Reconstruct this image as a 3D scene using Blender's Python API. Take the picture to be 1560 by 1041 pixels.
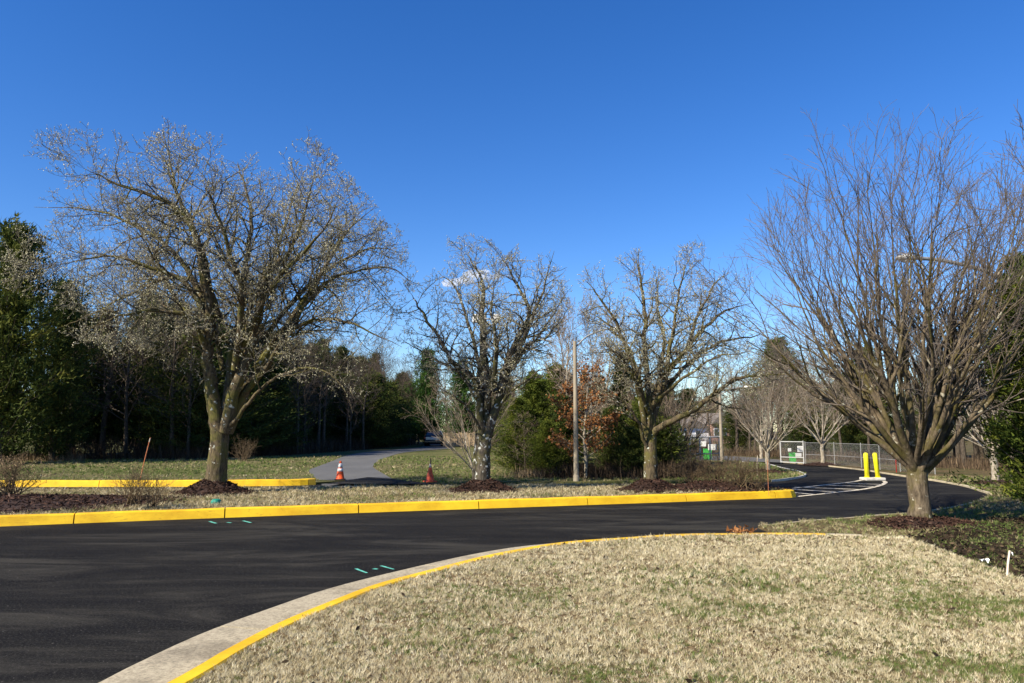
import bpy, bmesh, math, random
import numpy as np
from mathutils import Vector, Matrix

for _o in list(bpy.data.objects):
    bpy.data.objects.remove(_o)
SC = bpy.context.scene
COL = SC.collection

# ------------------------------------------------------------------ camera
CAM_H, TILT, LENS = 1.65, math.atan(134.5 / 1127.0), 26.0
cam_d = bpy.data.cameras.new('camera')
cam = bpy.data.objects.new('camera', cam_d)
COL.objects.link(cam)
cam_d.sensor_width = 36.0
cam_d.lens = LENS
cam_d.clip_start = 0.05
cam_d.clip_end = 8000
cam.location = (0, 0, CAM_H)
cam.rotation_euler = (math.pi / 2 + TILT, 0, 0)
SC.camera = cam

# ------------------------------------------------------------------ sky, sun, exposure
SUN_AZ, SUN_EL = math.radians(180 + 53), math.radians(37)     # azimuth clockwise from +Y
world = bpy.data.worlds.new('World')
SC.world = world
world.use_nodes = True
wn = world.node_tree.nodes
wn.clear()
w_out = wn.new('ShaderNodeOutputWorld')
w_bg = wn.new('ShaderNodeBackground')
w_sky = wn.new('ShaderNodeTexSky')
w_sky.sky_type = 'NISHITA'
w_sky.sun_disc = False
w_sky.sun_elevation = SUN_EL
w_sky.sun_rotation = SUN_AZ
w_sky.altitude = 300
w_sky.air_density = 1.0
w_sky.dust_density = 0.0
w_sky.ozone_density = 4.0
w_bg.inputs['Strength'].default_value = 0.098
w_sat = wn.new('ShaderNodeHueSaturation')          # the camera's vivid colour, over the whole sky alike
w_sat.inputs['Hue'].default_value = 0.5125
w_sat.inputs['Saturation'].default_value = 1.29
world.node_tree.links.new(w_sky.outputs[0], w_sat.inputs['Color'])
world.node_tree.links.new(w_sat.outputs[0], w_bg.inputs[0])
world.node_tree.links.new(w_bg.outputs[0], w_out.inputs[0])

sun_d = bpy.data.lights.new('sun', 'SUN')
sun_d.energy = 5.0
sun_d.angle = math.radians(0.53)
sun_d.color = (1.0, 0.91, 0.76)
sun = bpy.data.objects.new('sun', sun_d)
COL.objects.link(sun)
_to_sun = Vector((math.sin(SUN_AZ) * math.cos(SUN_EL), math.cos(SUN_AZ) * math.cos(SUN_EL), math.sin(SUN_EL)))
sun.rotation_euler = _to_sun.to_track_quat('Z', 'Y').to_euler()
sun.location = _to_sun * 60

SC.view_settings.view_transform = 'Standard'
SC.view_settings.look = 'None'
SC.view_settings.exposure = 0.9
SC.view_settings.gamma = 1.0
SC.view_settings.use_curve_mapping = False
SC.render.engine = 'CYCLES'
SC.cycles.use_denoising = True
SC.cycles.max_bounces = 5
SC.cycles.diffuse_bounces = 3
SC.cycles.transparent_max_bounces = 8
SC.cycles.volume_bounces = 6
SC.cycles.max_bounces = 8

# ------------------------------------------------------------------ helpers
F = 1127.0
CT, ST = math.cos(TILT), math.sin(TILT)


def at(px, py, z=0.0):
    """The point of the level plane z seen at a pixel of the photograph."""
    u, v = (px - 780) / F, -(py - 520.5) / F
    d = Vector((u, CT - v * ST, ST + v * CT))
    k = (z - CAM_H) / d.z
    return Vector((d.x * k, d.y * k, z))


def atd(px, py, y):
    """The point at distance y (along the view) seen at a pixel."""
    u, v = (px - 780) / F, -(py - 520.5) / F
    d = Vector((u, CT - v * ST, ST + v * CT))
    k = y / d.y
    return Vector((d.x * k, y, CAM_H + d.z * k))


def link(o, parent=None):
    COL.objects.link(o)
    if parent is not None:
        o.parent = parent
    return o


def tag(o, label=None, cat=None, group=None, kind=None):
    if label: o['label'] = label
    if cat: o['category'] = cat
    if group: o['group'] = group
    if kind: o['kind'] = kind
    return o


def empty(name, loc=(0, 0, 0), rz=0.0, **kw):
    o = bpy.data.objects.new(name, None)
    o.empty_display_size = 0.2
    COL.objects.link(o)
    o.location = loc
    o.rotation_euler = (0, 0, rz)
    return tag(o, **kw)


def np_mesh(name, V, Fc, smooth=False, attr=None):
    """Mesh from numpy: V (n,3); Fc = list of (m,k) index arrays."""
    me = bpy.data.meshes.new(name)
    V = np.asarray(V, np.float32)
    me.vertices.add(len(V))
    me.vertices.foreach_set('co', V.ravel())
    Fc = [np.asarray(f, np.int32) for f in Fc if len(f)]
    idx = np.concatenate([f.ravel() for f in Fc])
    tot = np.concatenate([np.full(len(f), f.shape[1], np.int32) for f in Fc])
    start = np.concatenate([[0], np.cumsum(tot)[:-1]]).astype(np.int32)
    me.loops.add(len(idx))
    me.loops.foreach_set('vertex_index', idx)
    me.polygons.add(len(tot))
    me.polygons.foreach_set('loop_start', start)
    me.update(calc_edges=True)
    if smooth:
        me.polygons.foreach_set('use_smooth', np.ones(len(tot), bool))
    if attr is not None:
        for k, a in attr.items():
            at_ = me.attributes.new(k, 'FLOAT', 'POINT')
            at_.data.foreach_set('value', np.asarray(a, np.float32))
    return me


def mobj(name, me, mat, parent=None):
    o = bpy.data.objects.new(name, me)
    if mat is not None and len(me.materials) == 0:
        me.materials.append(mat)
    return link(o, parent)


def bobj(name, bm, mat, parent=None, smooth=False):
    me = bpy.data.meshes.new(name)
    bmesh.ops.recalc_face_normals(bm, faces=bm.faces)
    bm.to_mesh(me)
    bm.free()
    if smooth:
        me.polygons.foreach_set('use_smooth', np.ones(len(me.polygons), bool))
    return mobj(name, me, mat, parent)


def b_box(bm, x0, x1, y0, y1, z0, z1, M=None, bevel=0.0):
    vs = [bm.verts.new((x, y, z)) for x in (x0, x1) for y in (y0, y1) for z in (z0, z1)]
    f = [(0, 1, 3, 2), (4, 6, 7, 5), (0, 4, 5, 1), (2, 3, 7, 6), (0, 2, 6, 4), (1, 5, 7, 3)]
    fs = [bm.faces.new([vs[i] for i in q]) for q in f]
    if bevel:
        es = list({e for q in fs for e in q.edges})
        r = bmesh.ops.bevel(bm, geom=es, offset=bevel, segments=2, affect='EDGES', profile=0.6)
        vs = list({v for v in vs if v.is_valid} | set(r['verts']))
    if M is not None:
        bmesh.ops.transform(bm, matrix=M, verts=[v for v in vs if v.is_valid])
    return vs


def b_tube(bm, pts, rads, n=8, cap=True):
    pts = [Vector(p) for p in pts]
    rings = []
    for i, p in enumerate(pts):
        t = (pts[min(i + 1, len(pts) - 1)] - pts[max(i - 1, 0)]).normalized()
        ref = Vector((0, 0, 1)) if abs(t.z) < 0.9 else Vector((1, 0, 0))
        u = t.cross(ref).normalized()
        v = t.cross(u)
        r = rads[i] if hasattr(rads, '__len__') else rads
        rings.append([bm.verts.new(p + u * (r * math.cos(a)) + v * (r * math.sin(a))) for a in (2 * math.pi * k / n for k in range(n))])
    for a, b in zip(rings[:-1], rings[1:]):
        for k in range(n):
            bm.faces.new([a[k], a[(k + 1) % n], b[(k + 1) % n], b[k]])
    if cap:
        bm.faces.new(rings[0][::-1])
        bm.faces.new(rings[-1])


def b_lathe(bm, prof, n=24, M=None):
    rings, new = [], []
    for r, z in prof:
        ring = [bm.verts.new((r * math.cos(2 * math.pi * k / n), r * math.sin(2 * math.pi * k / n), z)) for k in range(n)]
        rings.append(ring)
        new += ring
    for a, b in zip(rings[:-1], rings[1:]):
        for k in range(n):
            bm.faces.new([a[k], a[(k + 1) % n], b[(k + 1) % n], b[k]])
    bm.faces.new(rings[0][::-1])
    bm.faces.new(rings[-1])
    if M is not None:
        bmesh.ops.transform(bm, matrix=M, verts=new)


def new_bm():
    return bmesh.new()


def sheet(name, pts, z, mat, kind='structure', label=None, parent=None, skirt=0.0):
    """A flat polygon (world x, y), triangulated; skirt = depth of a side wall."""
    bm = new_bm()
    vs = [bm.verts.new((p[0], p[1], z)) for p in pts]
    f = bm.faces.new(vs)
    f.normal_update()
    if f.normal.z < 0:
        f.normal_flip()
    if skirt:
        lo = [bm.verts.new((p[0], p[1], z - skirt)) for p in pts]
        for i in range(len(vs)):
            j = (i + 1) % len(vs)
            bm.faces.new([vs[i], vs[j], lo[j], lo[i]])
    bmesh.ops.triangulate(bm, faces=[g for g in bm.faces if len(g.verts) > 4])
    me = bpy.data.meshes.new(name)
    bm.to_mesh(me)
    bm.free()
    o = mobj(name, me, mat, parent)
    return tag(o, label=label, kind=kind)


def smooth_line(pts, n=8):
    """Catmull-Rom through points."""
    P = [Vector(p) for p in pts]
    P = [P[0] * 2 - P[1]] + P + [P[-1] * 2 - P[-2]]
    out = []
    for i in range(1, len(P) - 2):
        a, b, c, d = P[i - 1:i + 3]
        for k in range(n):
            t = k / n
            out.append(0.5 * ((2 * b) + (c - a) * t + (2 * a - 5 * b + 4 * c - d) * t * t + (3 * b - a - 3 * c + d) * t ** 3))
    out.append(P[-2].copy())
    return out


def resample(line, step):
    line = [Vector(p) for p in line]
    acc, out, want = 0.0, [line[0]], step
    for a, b in zip(line[:-1], line[1:]):
        L = (b - a).length
        while acc + L >= want and L > 0:
            out.append(a.lerp(b, (want - acc) / L))
            want += step
        acc += L
    return out


# ------------------------------------------------------------------ materials
def nodes_of(name):
    m = bpy.data.materials.new(name)
    m.use_nodes = True
    nt = m.node_tree
    bs = nt.nodes['Principled BSDF']
    return m, nt, bs


def N(nt, kind, **kw):
    n = nt.nodes.new(kind)
    for k, v in kw.items():
        if k in n.inputs:
            n.inputs[k].default_value = v
        else:
            setattr(n, k, v)
    return n


def ramp(nt, src, stops):
    r = nt.nodes.new('ShaderNodeValToRGB')
    el = r.color_ramp.elements
    while len(el) < len(stops):
        el.new(0.5)
    for e, (p, c) in zip(el, stops):
        e.position = p
        e.color = tuple(c) + (1,) if len(c) == 3 else c
    nt.links.new(src, r.inputs[0])
    return r.outputs[0]


def mixc(nt, fac, a, b, blend='MIX'):
    m = nt.nodes.new('ShaderNodeMix')
    m.data_type = 'RGBA'
    m.blend_type = blend
    for sock, val in ((m.inputs[0], fac), (m.inputs[6], a), (m.inputs[7], b)):
        if hasattr(val, 'links'):
            nt.links.new(val, sock)
        elif isinstance(val, (int, float)):
            sock.default_value = val
        else:
            sock.default_value = tuple(val) + (1,)
    return m.outputs[2]


def noise(nt, scale, detail=4.0, rough=0.55, vec=None, dist=0.0):
    n = N(nt, 'ShaderNodeTexNoise', Scale=scale, Detail=detail, Roughness=rough, Distortion=dist)
    if vec is not None:
        nt.links.new(vec, n.inputs['Vector'])
    return n.outputs[0]


def coords(nt, scale=(1, 1, 1), rot=(0, 0, 0), out='Object'):
    tc = nt.nodes.new('ShaderNodeTexCoord')
    mp = nt.nodes.new('ShaderNodeMapping')
    mp.inputs['Scale'].default_value = scale
    mp.inputs['Rotation'].default_value = rot
    nt.links.new(tc.outputs[out], mp.inputs[0])
    return mp.outputs[0]


def bump(nt, bs, src, strength, dist=0.01):
    b = nt.nodes.new('ShaderNodeBump')
    b.inputs['Strength'].default_value = strength
    b.inputs['Distance'].default_value = dist
    nt.links.new(src, b.inputs['Height'])
    nt.links.new(b.outputs[0], bs.inputs['Normal'])


def mat_noise(name, stops, scale, rough=0.85, detail=5, bmp=0.0, bscale=None, bdist=0.01, spec=0.3, metal=0.0, cscale=(1, 1, 1)):
    m, nt, bs = nodes_of(name)
    v = coords(nt, cscale)
    nt.links.new(ramp(nt, noise(nt, scale, detail, vec=v), stops), bs.inputs['Base Color'])
    bs.inputs['Roughness'].default_value = rough
    bs.inputs['Specular IOR Level'].default_value = spec
    bs.inputs['Metallic'].default_value = metal
    if bmp:
        bump(nt, bs, noise(nt, bscale or scale * 4, 4, vec=v), bmp, bdist)
    return m


MAT = {}


def mat_asphalt():
    m, nt, bs = nodes_of('fresh_asphalt')
    v = coords(nt)
    vs = coords(nt, (0.20, 0.80, 1), (0, 0, math.radians(-14)))
    streak = noise(nt, 1.5, 10, 0.74, vs, 0.9)
    fine = noise(nt, 220, 2, 0.6, v)
    agg = noise(nt, 48, 4, 0.8, v)
    c = ramp(nt, streak, [(0.40, (0.0045, 0.0045, 0.005)), (0.50, (0.011, 0.0105, 0.0095)), (0.63, (0.040, 0.037, 0.030))])
    c2 = mixc(nt, ramp(nt, agg, [(0.50, (0, 0, 0)), (0.70, (1, 1, 1))]), c, (0.085, 0.079, 0.068))
    c3 = mixc(nt, 0.75, c, c2)
    speck = ramp(nt, noise(nt, 34, 2, 0.5, v), [(0.715, (0, 0, 0)), (0.74, (1, 1, 1))])
    c4 = mixc(nt, speck, c3, (0.16, 0.15, 0.13))
    nt.links.new(c4, bs.inputs['Base Color'])
    bs.inputs['Roughness'].default_value = 0.85
    bs.inputs['Specular IOR Level'].default_value = 0.07
    bump(nt, bs, noise(nt, 120, 3, 0.7, v), 0.9, 0.008)
    return m


def mat_old_asphalt():
    m, nt, bs = nodes_of('old_grey_asphalt')
    v = coords(nt)
    a = noise(nt, 0.7, 5, 0.6, coords(nt, (1, 0.35, 1)))
    c = ramp(nt, a, [(0.3, (0.050, 0.049, 0.046)), (0.7, (0.105, 0.102, 0.093))])
    c = mixc(nt, ramp(nt, noise(nt, 90, 2, 0.6, v), [(0.4, (0, 0, 0)), (0.8, (1, 1, 1))]), c, (0.15, 0.145, 0.13))
    nt.links.new(c, bs.inputs['Base Color'])
    bs.inputs['Roughness'].default_value = 0.9
    return m


def mat_lawn(name, c_straw, c_green, c_soil, g0, g1, sc=0.5):
    m, nt, bs = nodes_of(name)
    v = coords(nt)
    big = noise(nt, sc, 4, 0.6, v)
    c = mixc(nt, ramp(nt, big, [(g0, (0, 0, 0)), (g1, (1, 1, 1))]), c_straw, c_green)
    fine = ramp(nt, noise(nt, 16, 5, 0.75, v), [(0.38, (0, 0, 0)), (0.66, (1, 1, 1))])
    c = mixc(nt, fine, c_soil, c)
    mid = ramp(nt, noise(nt, 2.3, 4, 0.6, v), [(0.3, (0.62, 0.58, 0.55)), (0.7, (1, 1, 1))])
    c = mixc(nt, 1.0, c, mid, 'MULTIPLY')
    nt.links.new(c, bs.inputs['Base Color'])
    bs.inputs['Roughness'].default_value = 0.95
    bs.inputs['Specular IOR Level'].default_value = 0.1
    bump(nt, bs, noise(nt, 30, 4, 0.8, v), 0.9, 0.03)
    return m


def mat_attr(name, stops, attr='tone', rough=0.9, spec=0.15, trans=0.0, sheen=0.0):
    m, nt, bs = nodes_of(name)
    a = nt.nodes.new('ShaderNodeAttribute')
    a.attribute_name = attr
    c = ramp(nt, a.outputs['Fac'], stops)
    nt.links.new(c, bs.inputs['Base Color'])
    bs.inputs['Roughness'].default_value = rough
    bs.inputs['Specular IOR Level'].default_value = spec
    if trans:
        tr = nt.nodes.new('ShaderNodeBsdfTranslucent')
        nt.links.new(c, tr.inputs[0])
        mx = nt.nodes.new('ShaderNodeMixShader')
        mx.inputs[0].default_value = trans
        nt.links.new(bs.outputs[0], mx.inputs[1])
        nt.links.new(tr.outputs[0], mx.inputs[2])
        nt.links.new(mx.outputs[0], nt.nodes['Material Output'].inputs[0])
    return m


def mat_bark(name, base, dark, lichen, amount=0.62, scale=9, moss=None):
    m, nt, bs = nodes_of(name)
    v = coords(nt, (1, 1, 0.28))
    v2 = coords(nt)
    c = ramp(nt, noise(nt, scale * 2.5, 6, 0.65, v), [(0.32, dark), (0.66, base)])
    if moss:
        c = mixc(nt, ramp(nt, noise(nt, 2.6, 4, 0.6, v2), [(0.46, (0, 0, 0)), (0.62, (1, 1, 1))]), c, moss)
    li = ramp(nt, noise(nt, scale, 5, 0.6, v2), [(amount, (0, 0, 0)), (amount + 0.045, (1, 1, 1))])
    c = mixc(nt, li, c, lichen)
    nt.links.new(c, bs.inputs['Base Color'])
    bs.inputs['Roughness'].default_value = 0.95
    bs.inputs['Specular IOR Level'].default_value = 0.15
    bump(nt, bs, noise(nt, scale * 3, 5, 0.7, v), 0.9, 0.03)
    return m


def mat_yellow(name, c1, c2, c3):
    m, nt, bs = nodes_of(name)
    v = coords(nt)
    c = ramp(nt, noise(nt, 1.7, 5, 0.65, v), [(0.3, c1), (0.62, c2)])
    scuff = ramp(nt, noise(nt, 5, 6, 0.7, coords(nt, (0.5, 1.5, 4)), 1.2), [(0.60, (0, 0, 0)), (0.70, (0.8, 0.8, 0.8))])
    c = mixc(nt, scuff, c, c3)
    sp = ramp(nt, noise(nt, 45, 3, 0.6, v), [(0.68, (0, 0, 0)), (0.72, (1, 1, 1))])
    c = mixc(nt, sp, c, c3)
    chip = ramp(nt, noise(nt, 16, 8, 0.75, v, 0.5), [(0.69, (0, 0, 0)), (0.71, (1, 1, 1))])
    c = mixc(nt, chip, c, (0.36, 0.31, 0.22))
    grime = ramp(nt, noise(nt, 0.9, 5, 0.7, coords(nt, (1, 1, 3))), [(0.45, (1, 1, 1)), (0.75, (0.72, 0.66, 0.58))])
    c = mixc(nt, 1.0, c, grime, 'MULTIPLY')
    nt.links.new(c, bs.inputs['Base Color'])
    bs.inputs['Roughness'].default_value = 0.7
    bs.inputs['Specular IOR Level'].default_value = 0.25
    bump(nt, bs, noise(nt, 60, 4, 0.7, v), 0.35, 0.006)
    return m


MAT['asphalt'] = mat_asphalt()
MAT['old_asphalt'] = mat_old_asphalt()
MAT['lawn_near'] = mat_lawn('dormant_lawn', (0.30, 0.22, 0.115), (0.11, 0.14, 0.04), (0.12, 0.08, 0.04), 0.50, 0.66, 0.55)
MAT['lawn_island'] = mat_lawn('island_lawn', (0.36, 0.29, 0.15), (0.16, 0.17, 0.055), (0.15, 0.11, 0.05), 0.52, 0.72, 0.6)
MAT['lawn_back'] = mat_lawn('back_lawn', (0.27, 0.23, 0.11), (0.11, 0.145, 0.035), (0.12, 0.11, 0.045), 0.38, 0.56, 0.22)
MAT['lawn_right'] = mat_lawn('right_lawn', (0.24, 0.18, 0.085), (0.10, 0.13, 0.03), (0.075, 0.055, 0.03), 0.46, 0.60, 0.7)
MAT['forest_floor'] = mat_noise('forest_floor', [(0.3, (0.03, 0.022, 0.013)), (0.7, (0.10, 0.07, 0.04))], 1.4, 0.95, 6, 0.6, 12)
MAT['mulch'] = mat_noise('brown_mulch', [(0.3, (0.012, 0.007, 0.005)), (0.5, (0.036, 0.019, 0.013)), (0.72, (0.075, 0.040, 0.027))], 26, 0.95, 6, 1.0, 40, 0.03)
MAT['chip'] = mat_attr('mulch_chip', [(0.0, (0.014, 0.008, 0.006)), (0.55, (0.048, 0.024, 0.016)), (0.9, (0.105, 0.058, 0.040)), (1.0, (0.24, 0.17, 0.12))])
MAT['leaf_and_shade'] = mat_attr('old_leaf_and_shade', [(0.0, (0.012, 0.009, 0.006)), (0.5, (0.04, 0.027, 0.016)), (1.0, (0.15, 0.105, 0.06))])  # brown leaves; the dark tones also serve the painted shade on the right
MAT['blade'] = mat_attr('dormant_blade', [(0.0, (0.085, 0.135, 0.025)), (0.22, (0.20, 0.235, 0.075)), (0.42, (0.27, 0.215, 0.115)), (0.75, (0.56, 0.475, 0.285)), (1.0, (0.77, 0.70, 0.49))], trans=0.25)
def mat_gutter():
    m, nt, bs = nodes_of('gutter_concrete')
    v = coords(nt)
    c = ramp(nt, noise(nt, 42, 6, 0.75, v), [(0.32, (0.15, 0.13, 0.088)), (0.5, (0.34, 0.295, 0.205)), (0.7, (0.46, 0.405, 0.29))])
    st = ramp(nt, noise(nt, 1.6, 6, 0.7, v, 0.7), [(0.34, (0.68, 0.66, 0.63)), (0.50, (1.12, 1.1, 1.06))])
    c = mixc(nt, 1.0, c, st, 'MULTIPLY')
    oil = ramp(nt, noise(nt, 5.5, 5, 0.7, v), [(0.66, (0, 0, 0)), (0.72, (0.8, 0.8, 0.8))])
    c = mixc(nt, oil, c, (0.09, 0.08, 0.065))
    nt.links.new(c, bs.inputs['Base Color'])
    bs.inputs['Roughness'].default_value = 0.92
    bump(nt, bs, noise(nt, 120, 4, 0.7, v), 0.7, 0.006)
    return m


MAT['concrete'] = mat_gutter()
MAT['concrete_white'] = mat_noise('pale_concrete', [(0.3, (0.42, 0.39, 0.33)), (0.7, (0.62, 0.59, 0.52))], 8, 0.9, 5, 0.4)
MAT['kerb_edge'] = mat_noise('tan_kerb_concrete', [(0.3, (0.30, 0.25, 0.16)), (0.7, (0.50, 0.43, 0.29))], 5, 0.9, 5, 0.4)
MAT['yellow'] = mat_yellow('yellow_kerb_paint', (0.66, 0.37, 0.012), (0.82, 0.53, 0.02), (0.40, 0.20, 0.02))
MAT['yellow_worn'] = mat_yellow('worn_yellow_kerb_paint', (0.60, 0.35, 0.02), (0.68, 0.43, 0.04), (0.45, 0.35, 0.16))
MAT['bollard'] = mat_noise('bollard_yellow', [(0.3, (0.80, 0.70, 0.01)), (0.7, (0.88, 0.80, 0.03))], 3, 0.5, 4)
MAT['marking'] = mat_noise('pavement_paint', [(0.28, (0.22, 0.19, 0.13)), (0.5, (0.62, 0.54, 0.40)), (0.8, (0.72, 0.66, 0.52))], 7, 0.8, 6)
MAT['teal'] = mat_noise('teal_marking_paint', [(0.3, (0.05, 0.22, 0.17)), (0.6, (0.14, 0.50, 0.38))], 20, 0.8)
MAT['bark_pear'] = mat_bark('pear_bark', (0.15, 0.115, 0.065), (0.028, 0.022, 0.015), (0.42, 0.43, 0.36), 0.615, 9, (0.11, 0.10, 0.028))
MAT['bark_pear2'] = mat_bark('lichened_pear_bark', (0.12, 0.10, 0.075), (0.022, 0.019, 0.015), (0.50, 0.50, 0.44), 0.58, 9, (0.08, 0.075, 0.03))
MAT['bark_zel'] = mat_bark('zelkova_bark', (0.20, 0.155, 0.10), (0.04, 0.03, 0.02), (0.38, 0.35, 0.26), 0.62, 7, (0.09, 0.075, 0.025))
MAT['bark_pale'] = mat_bark('pale_grey_bark', (0.40, 0.35, 0.27), (0.16, 0.13, 0.09), (0.46, 0.43, 0.35), 0.6, 8)
MAT['bark_wood'] = mat_bark('woodland_bark', (0.12, 0.095, 0.07), (0.03, 0.024, 0.018), (0.24, 0.22, 0.18), 0.63, 7)
MAT['twig_pear'] = mat_noise('pear_twig', [(0.3, (0.07, 0.060, 0.046)), (0.7, (0.25, 0.225, 0.17))], 2.2, 0.9, 4)
MAT['twig_zel'] = mat_noise('zelkova_twig', [(0.3, (0.085, 0.066, 0.052)), (0.7, (0.20, 0.165, 0.13))], 2.2, 0.9, 4)
MAT['twig_wood'] = mat_noise('woodland_twig', [(0.3, (0.05, 0.035, 0.026)), (0.7, (0.13, 0.10, 0.075))], 2.2, 0.9, 4)
MAT['twig_pale'] = mat_noise('pale_twig', [(0.3, (0.16, 0.11, 0.075)), (0.7, (0.33, 0.26, 0.18))], 2.2, 0.9, 4)
MAT['bud'] = mat_attr('opening_bud', [(0.0, (0.16, 0.14, 0.06)), (0.6, (0.40, 0.38, 0.22)), (1.0, (0.66, 0.64, 0.46))], trans=0.2)
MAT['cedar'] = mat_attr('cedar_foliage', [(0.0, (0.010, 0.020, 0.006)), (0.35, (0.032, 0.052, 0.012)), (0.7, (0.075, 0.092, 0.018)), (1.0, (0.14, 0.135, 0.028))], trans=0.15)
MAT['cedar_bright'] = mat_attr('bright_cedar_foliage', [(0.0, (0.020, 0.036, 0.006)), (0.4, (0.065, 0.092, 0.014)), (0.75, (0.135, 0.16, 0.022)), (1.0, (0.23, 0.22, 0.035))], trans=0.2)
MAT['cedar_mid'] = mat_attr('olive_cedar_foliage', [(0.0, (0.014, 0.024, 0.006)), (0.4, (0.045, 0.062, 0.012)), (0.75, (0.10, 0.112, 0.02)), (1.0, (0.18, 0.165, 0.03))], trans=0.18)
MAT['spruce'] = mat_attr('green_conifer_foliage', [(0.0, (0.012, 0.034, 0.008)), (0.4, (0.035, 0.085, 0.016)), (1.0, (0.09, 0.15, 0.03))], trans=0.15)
MAT['oak_leaf'] = mat_attr('dead_oak_leaf', [(0.0, (0.09, 0.035, 0.012)), (0.5, (0.25, 0.105, 0.035)), (1.0, (0.42, 0.22, 0.09))], trans=0.25)
MAT['dry_stem'] = mat_attr('dry_stem', [(0.0, (0.035, 0.024, 0.016)), (0.5, (0.11, 0.075, 0.045)), (1.0, (0.26, 0.19, 0.11))])
MAT['shrub'] = mat_noise('shrub_twig', [(0.3, (0.055, 0.036, 0.02)), (0.7, (0.19, 0.135, 0.075))], 3, 0.9, 4)
MAT['pole'] = mat_noise('weathered_pole', [(0.3, (0.22, 0.18, 0.125)), (0.7, (0.34, 0.295, 0.22))], 6, 0.85, 5, 0.4, 20, 0.01, cscale=(1, 1, 0.2))
MAT['metal'] = mat_noise('galvanised_metal', [(0.3, (0.24, 0.24, 0.23)), (0.7, (0.36, 0.36, 0.34))], 5, 0.55, 3, metal=0.3)
MAT['lamp_white'] = mat_noise('pale_lamp_metal', [(0.3, (0.62, 0.61, 0.56)), (0.7, (0.75, 0.74, 0.70))], 5, 0.5, 3)
MAT['galv'] = mat_noise('bright_galvanised_pipe', [(0.3, (0.36, 0.36, 0.34)), (0.7, (0.48, 0.48, 0.45))], 5, 0.5, 3)
MAT['lens'] = mat_noise('lamp_lens', [(0.3, (0.45, 0.45, 0.42)), (0.7, (0.6, 0.6, 0.57))], 5, 0.25, 3, spec=0.5)
MAT['orange'] = mat_noise('cone_orange', [(0.3, (0.78, 0.085, 0.018)), (0.7, (0.86, 0.13, 0.03))], 8, 0.55, 4)
MAT['orange_old'] = mat_noise('faded_cone_orange', [(0.3, (0.66, 0.075, 0.03)), (0.7, (0.80, 0.15, 0.07))], 8, 0.7, 4)
MAT['reflective'] = mat_noise('reflective_white', [(0.3, (0.70, 0.68, 0.64)), (0.7, (0.82, 0.81, 0.78))], 9, 0.45, 4)
MAT['reflective_old'] = mat_noise('dirty_collar', [(0.3, (0.45, 0.36, 0.30)), (0.7, (0.62, 0.52, 0.45))], 9, 0.6, 4)
MAT['rubber'] = mat_noise('black_rubber', [(0.3, (0.012, 0.012, 0.012)), (0.7, (0.03, 0.03, 0.03))], 9, 0.75, 4)
MAT['car'] = mat_noise('dark_car_paint', [(0.3, (0.012, 0.013, 0.016)), (0.7, (0.016, 0.017, 0.02))], 2, 0.22, 2, spec=0.6)
MAT['car_silver_sunlit'] = mat_noise('silver_grey_sunlit_car_paint', [(0.3, (0.34, 0.36, 0.38)), (0.7, (0.42, 0.44, 0.46))], 2, 0.28, 2, metal=0.4)  # silver lightened to stand in for sun on the rear
MAT['glass'] = mat_noise('dark_glass', [(0.3, (0.03, 0.035, 0.04)), (0.7, (0.05, 0.055, 0.06))], 2, 0.06, 2, spec=0.9)
MAT['tail'] = mat_noise('tail_lamp_red', [(0.3, (0.28, 0.008, 0.006)), (0.7, (0.36, 0.012, 0.01))], 5, 0.2, 2)
MAT['plate'] = mat_noise('white_plate', [(0.3, (0.6, 0.6, 0.58)), (0.7, (0.72, 0.72, 0.7))], 5, 0.5, 2)
MAT['fence_wood'] = mat_noise('weathered_fence_board', [(0.3, (0.24, 0.17, 0.10)), (0.7, (0.42, 0.32, 0.20))], 4, 0.9, 5, 0.4, 20, 0.01, cscale=(1, 1, 0.2))
MAT['sign_white'] = mat_noise('white_sign', [(0.3, (0.72, 0.71, 0.66)), (0.7, (0.82, 0.81, 0.77))], 3, 0.5, 3)
MAT['sign_ink'] = mat_noise('grey_sign_print', [(0.3, (0.34, 0.34, 0.36)), (0.7, (0.45, 0.45, 0.47))], 12, 0.6, 3)
MAT['green_bin'] = mat_noise('green_plastic', [(0.3, (0.05, 0.42, 0.06)), (0.7, (0.07, 0.50, 0.08))], 4, 0.5, 3)
MAT['stake'] = mat_noise('pale_stake_wood', [(0.3, (0.52, 0.42, 0.32)), (0.7, (0.68, 0.58, 0.47))], 14, 0.8, 4)
MAT['stake_orange'] = mat_noise('orange_fibre_rod', [(0.3, (0.48, 0.13, 0.05)), (0.7, (0.60, 0.24, 0.11))], 14, 0.6, 4)
MAT['teal_lid'] = mat_noise('teal_plastic', [(0.3, (0.01, 0.17, 0.12)), (0.7, (0.02, 0.24, 0.17))], 9, 0.6, 3)
MAT['siding'] = mat_noise('white_siding', [(0.3, (0.62, 0.64, 0.66)), (0.7, (0.72, 0.73, 0.74))], 3, 0.7, 3)
MAT['brick'] = mat_noise('pink_brick_wall', [(0.3, (0.30, 0.17, 0.13)), (0.7, (0.42, 0.27, 0.21))], 10, 0.9, 3)
MAT['roof'] = mat_noise('grey_shingle_roof', [(0.3, (0.10, 0.085, 0.075)), (0.7, (0.17, 0.15, 0.13))], 6, 0.9, 4)
MAT['window'] = mat_noise('window_glass', [(0.3, (0.03, 0.035, 0.045)), (0.7, (0.05, 0.06, 0.07))], 3, 0.08, 2, spec=0.8)

# ------------------------------------------------------------------ the ground
RND = random.Random(11)
NR = np.random.default_rng(5)


def xy(v):
    return (v.x, v.y)


sheet('ground', [(-420, -120), (420, -120), (420, 700), (-420, 700)], -0.06, MAT['forest_floor'], label='brown leaf littered ground under the woods')

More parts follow.
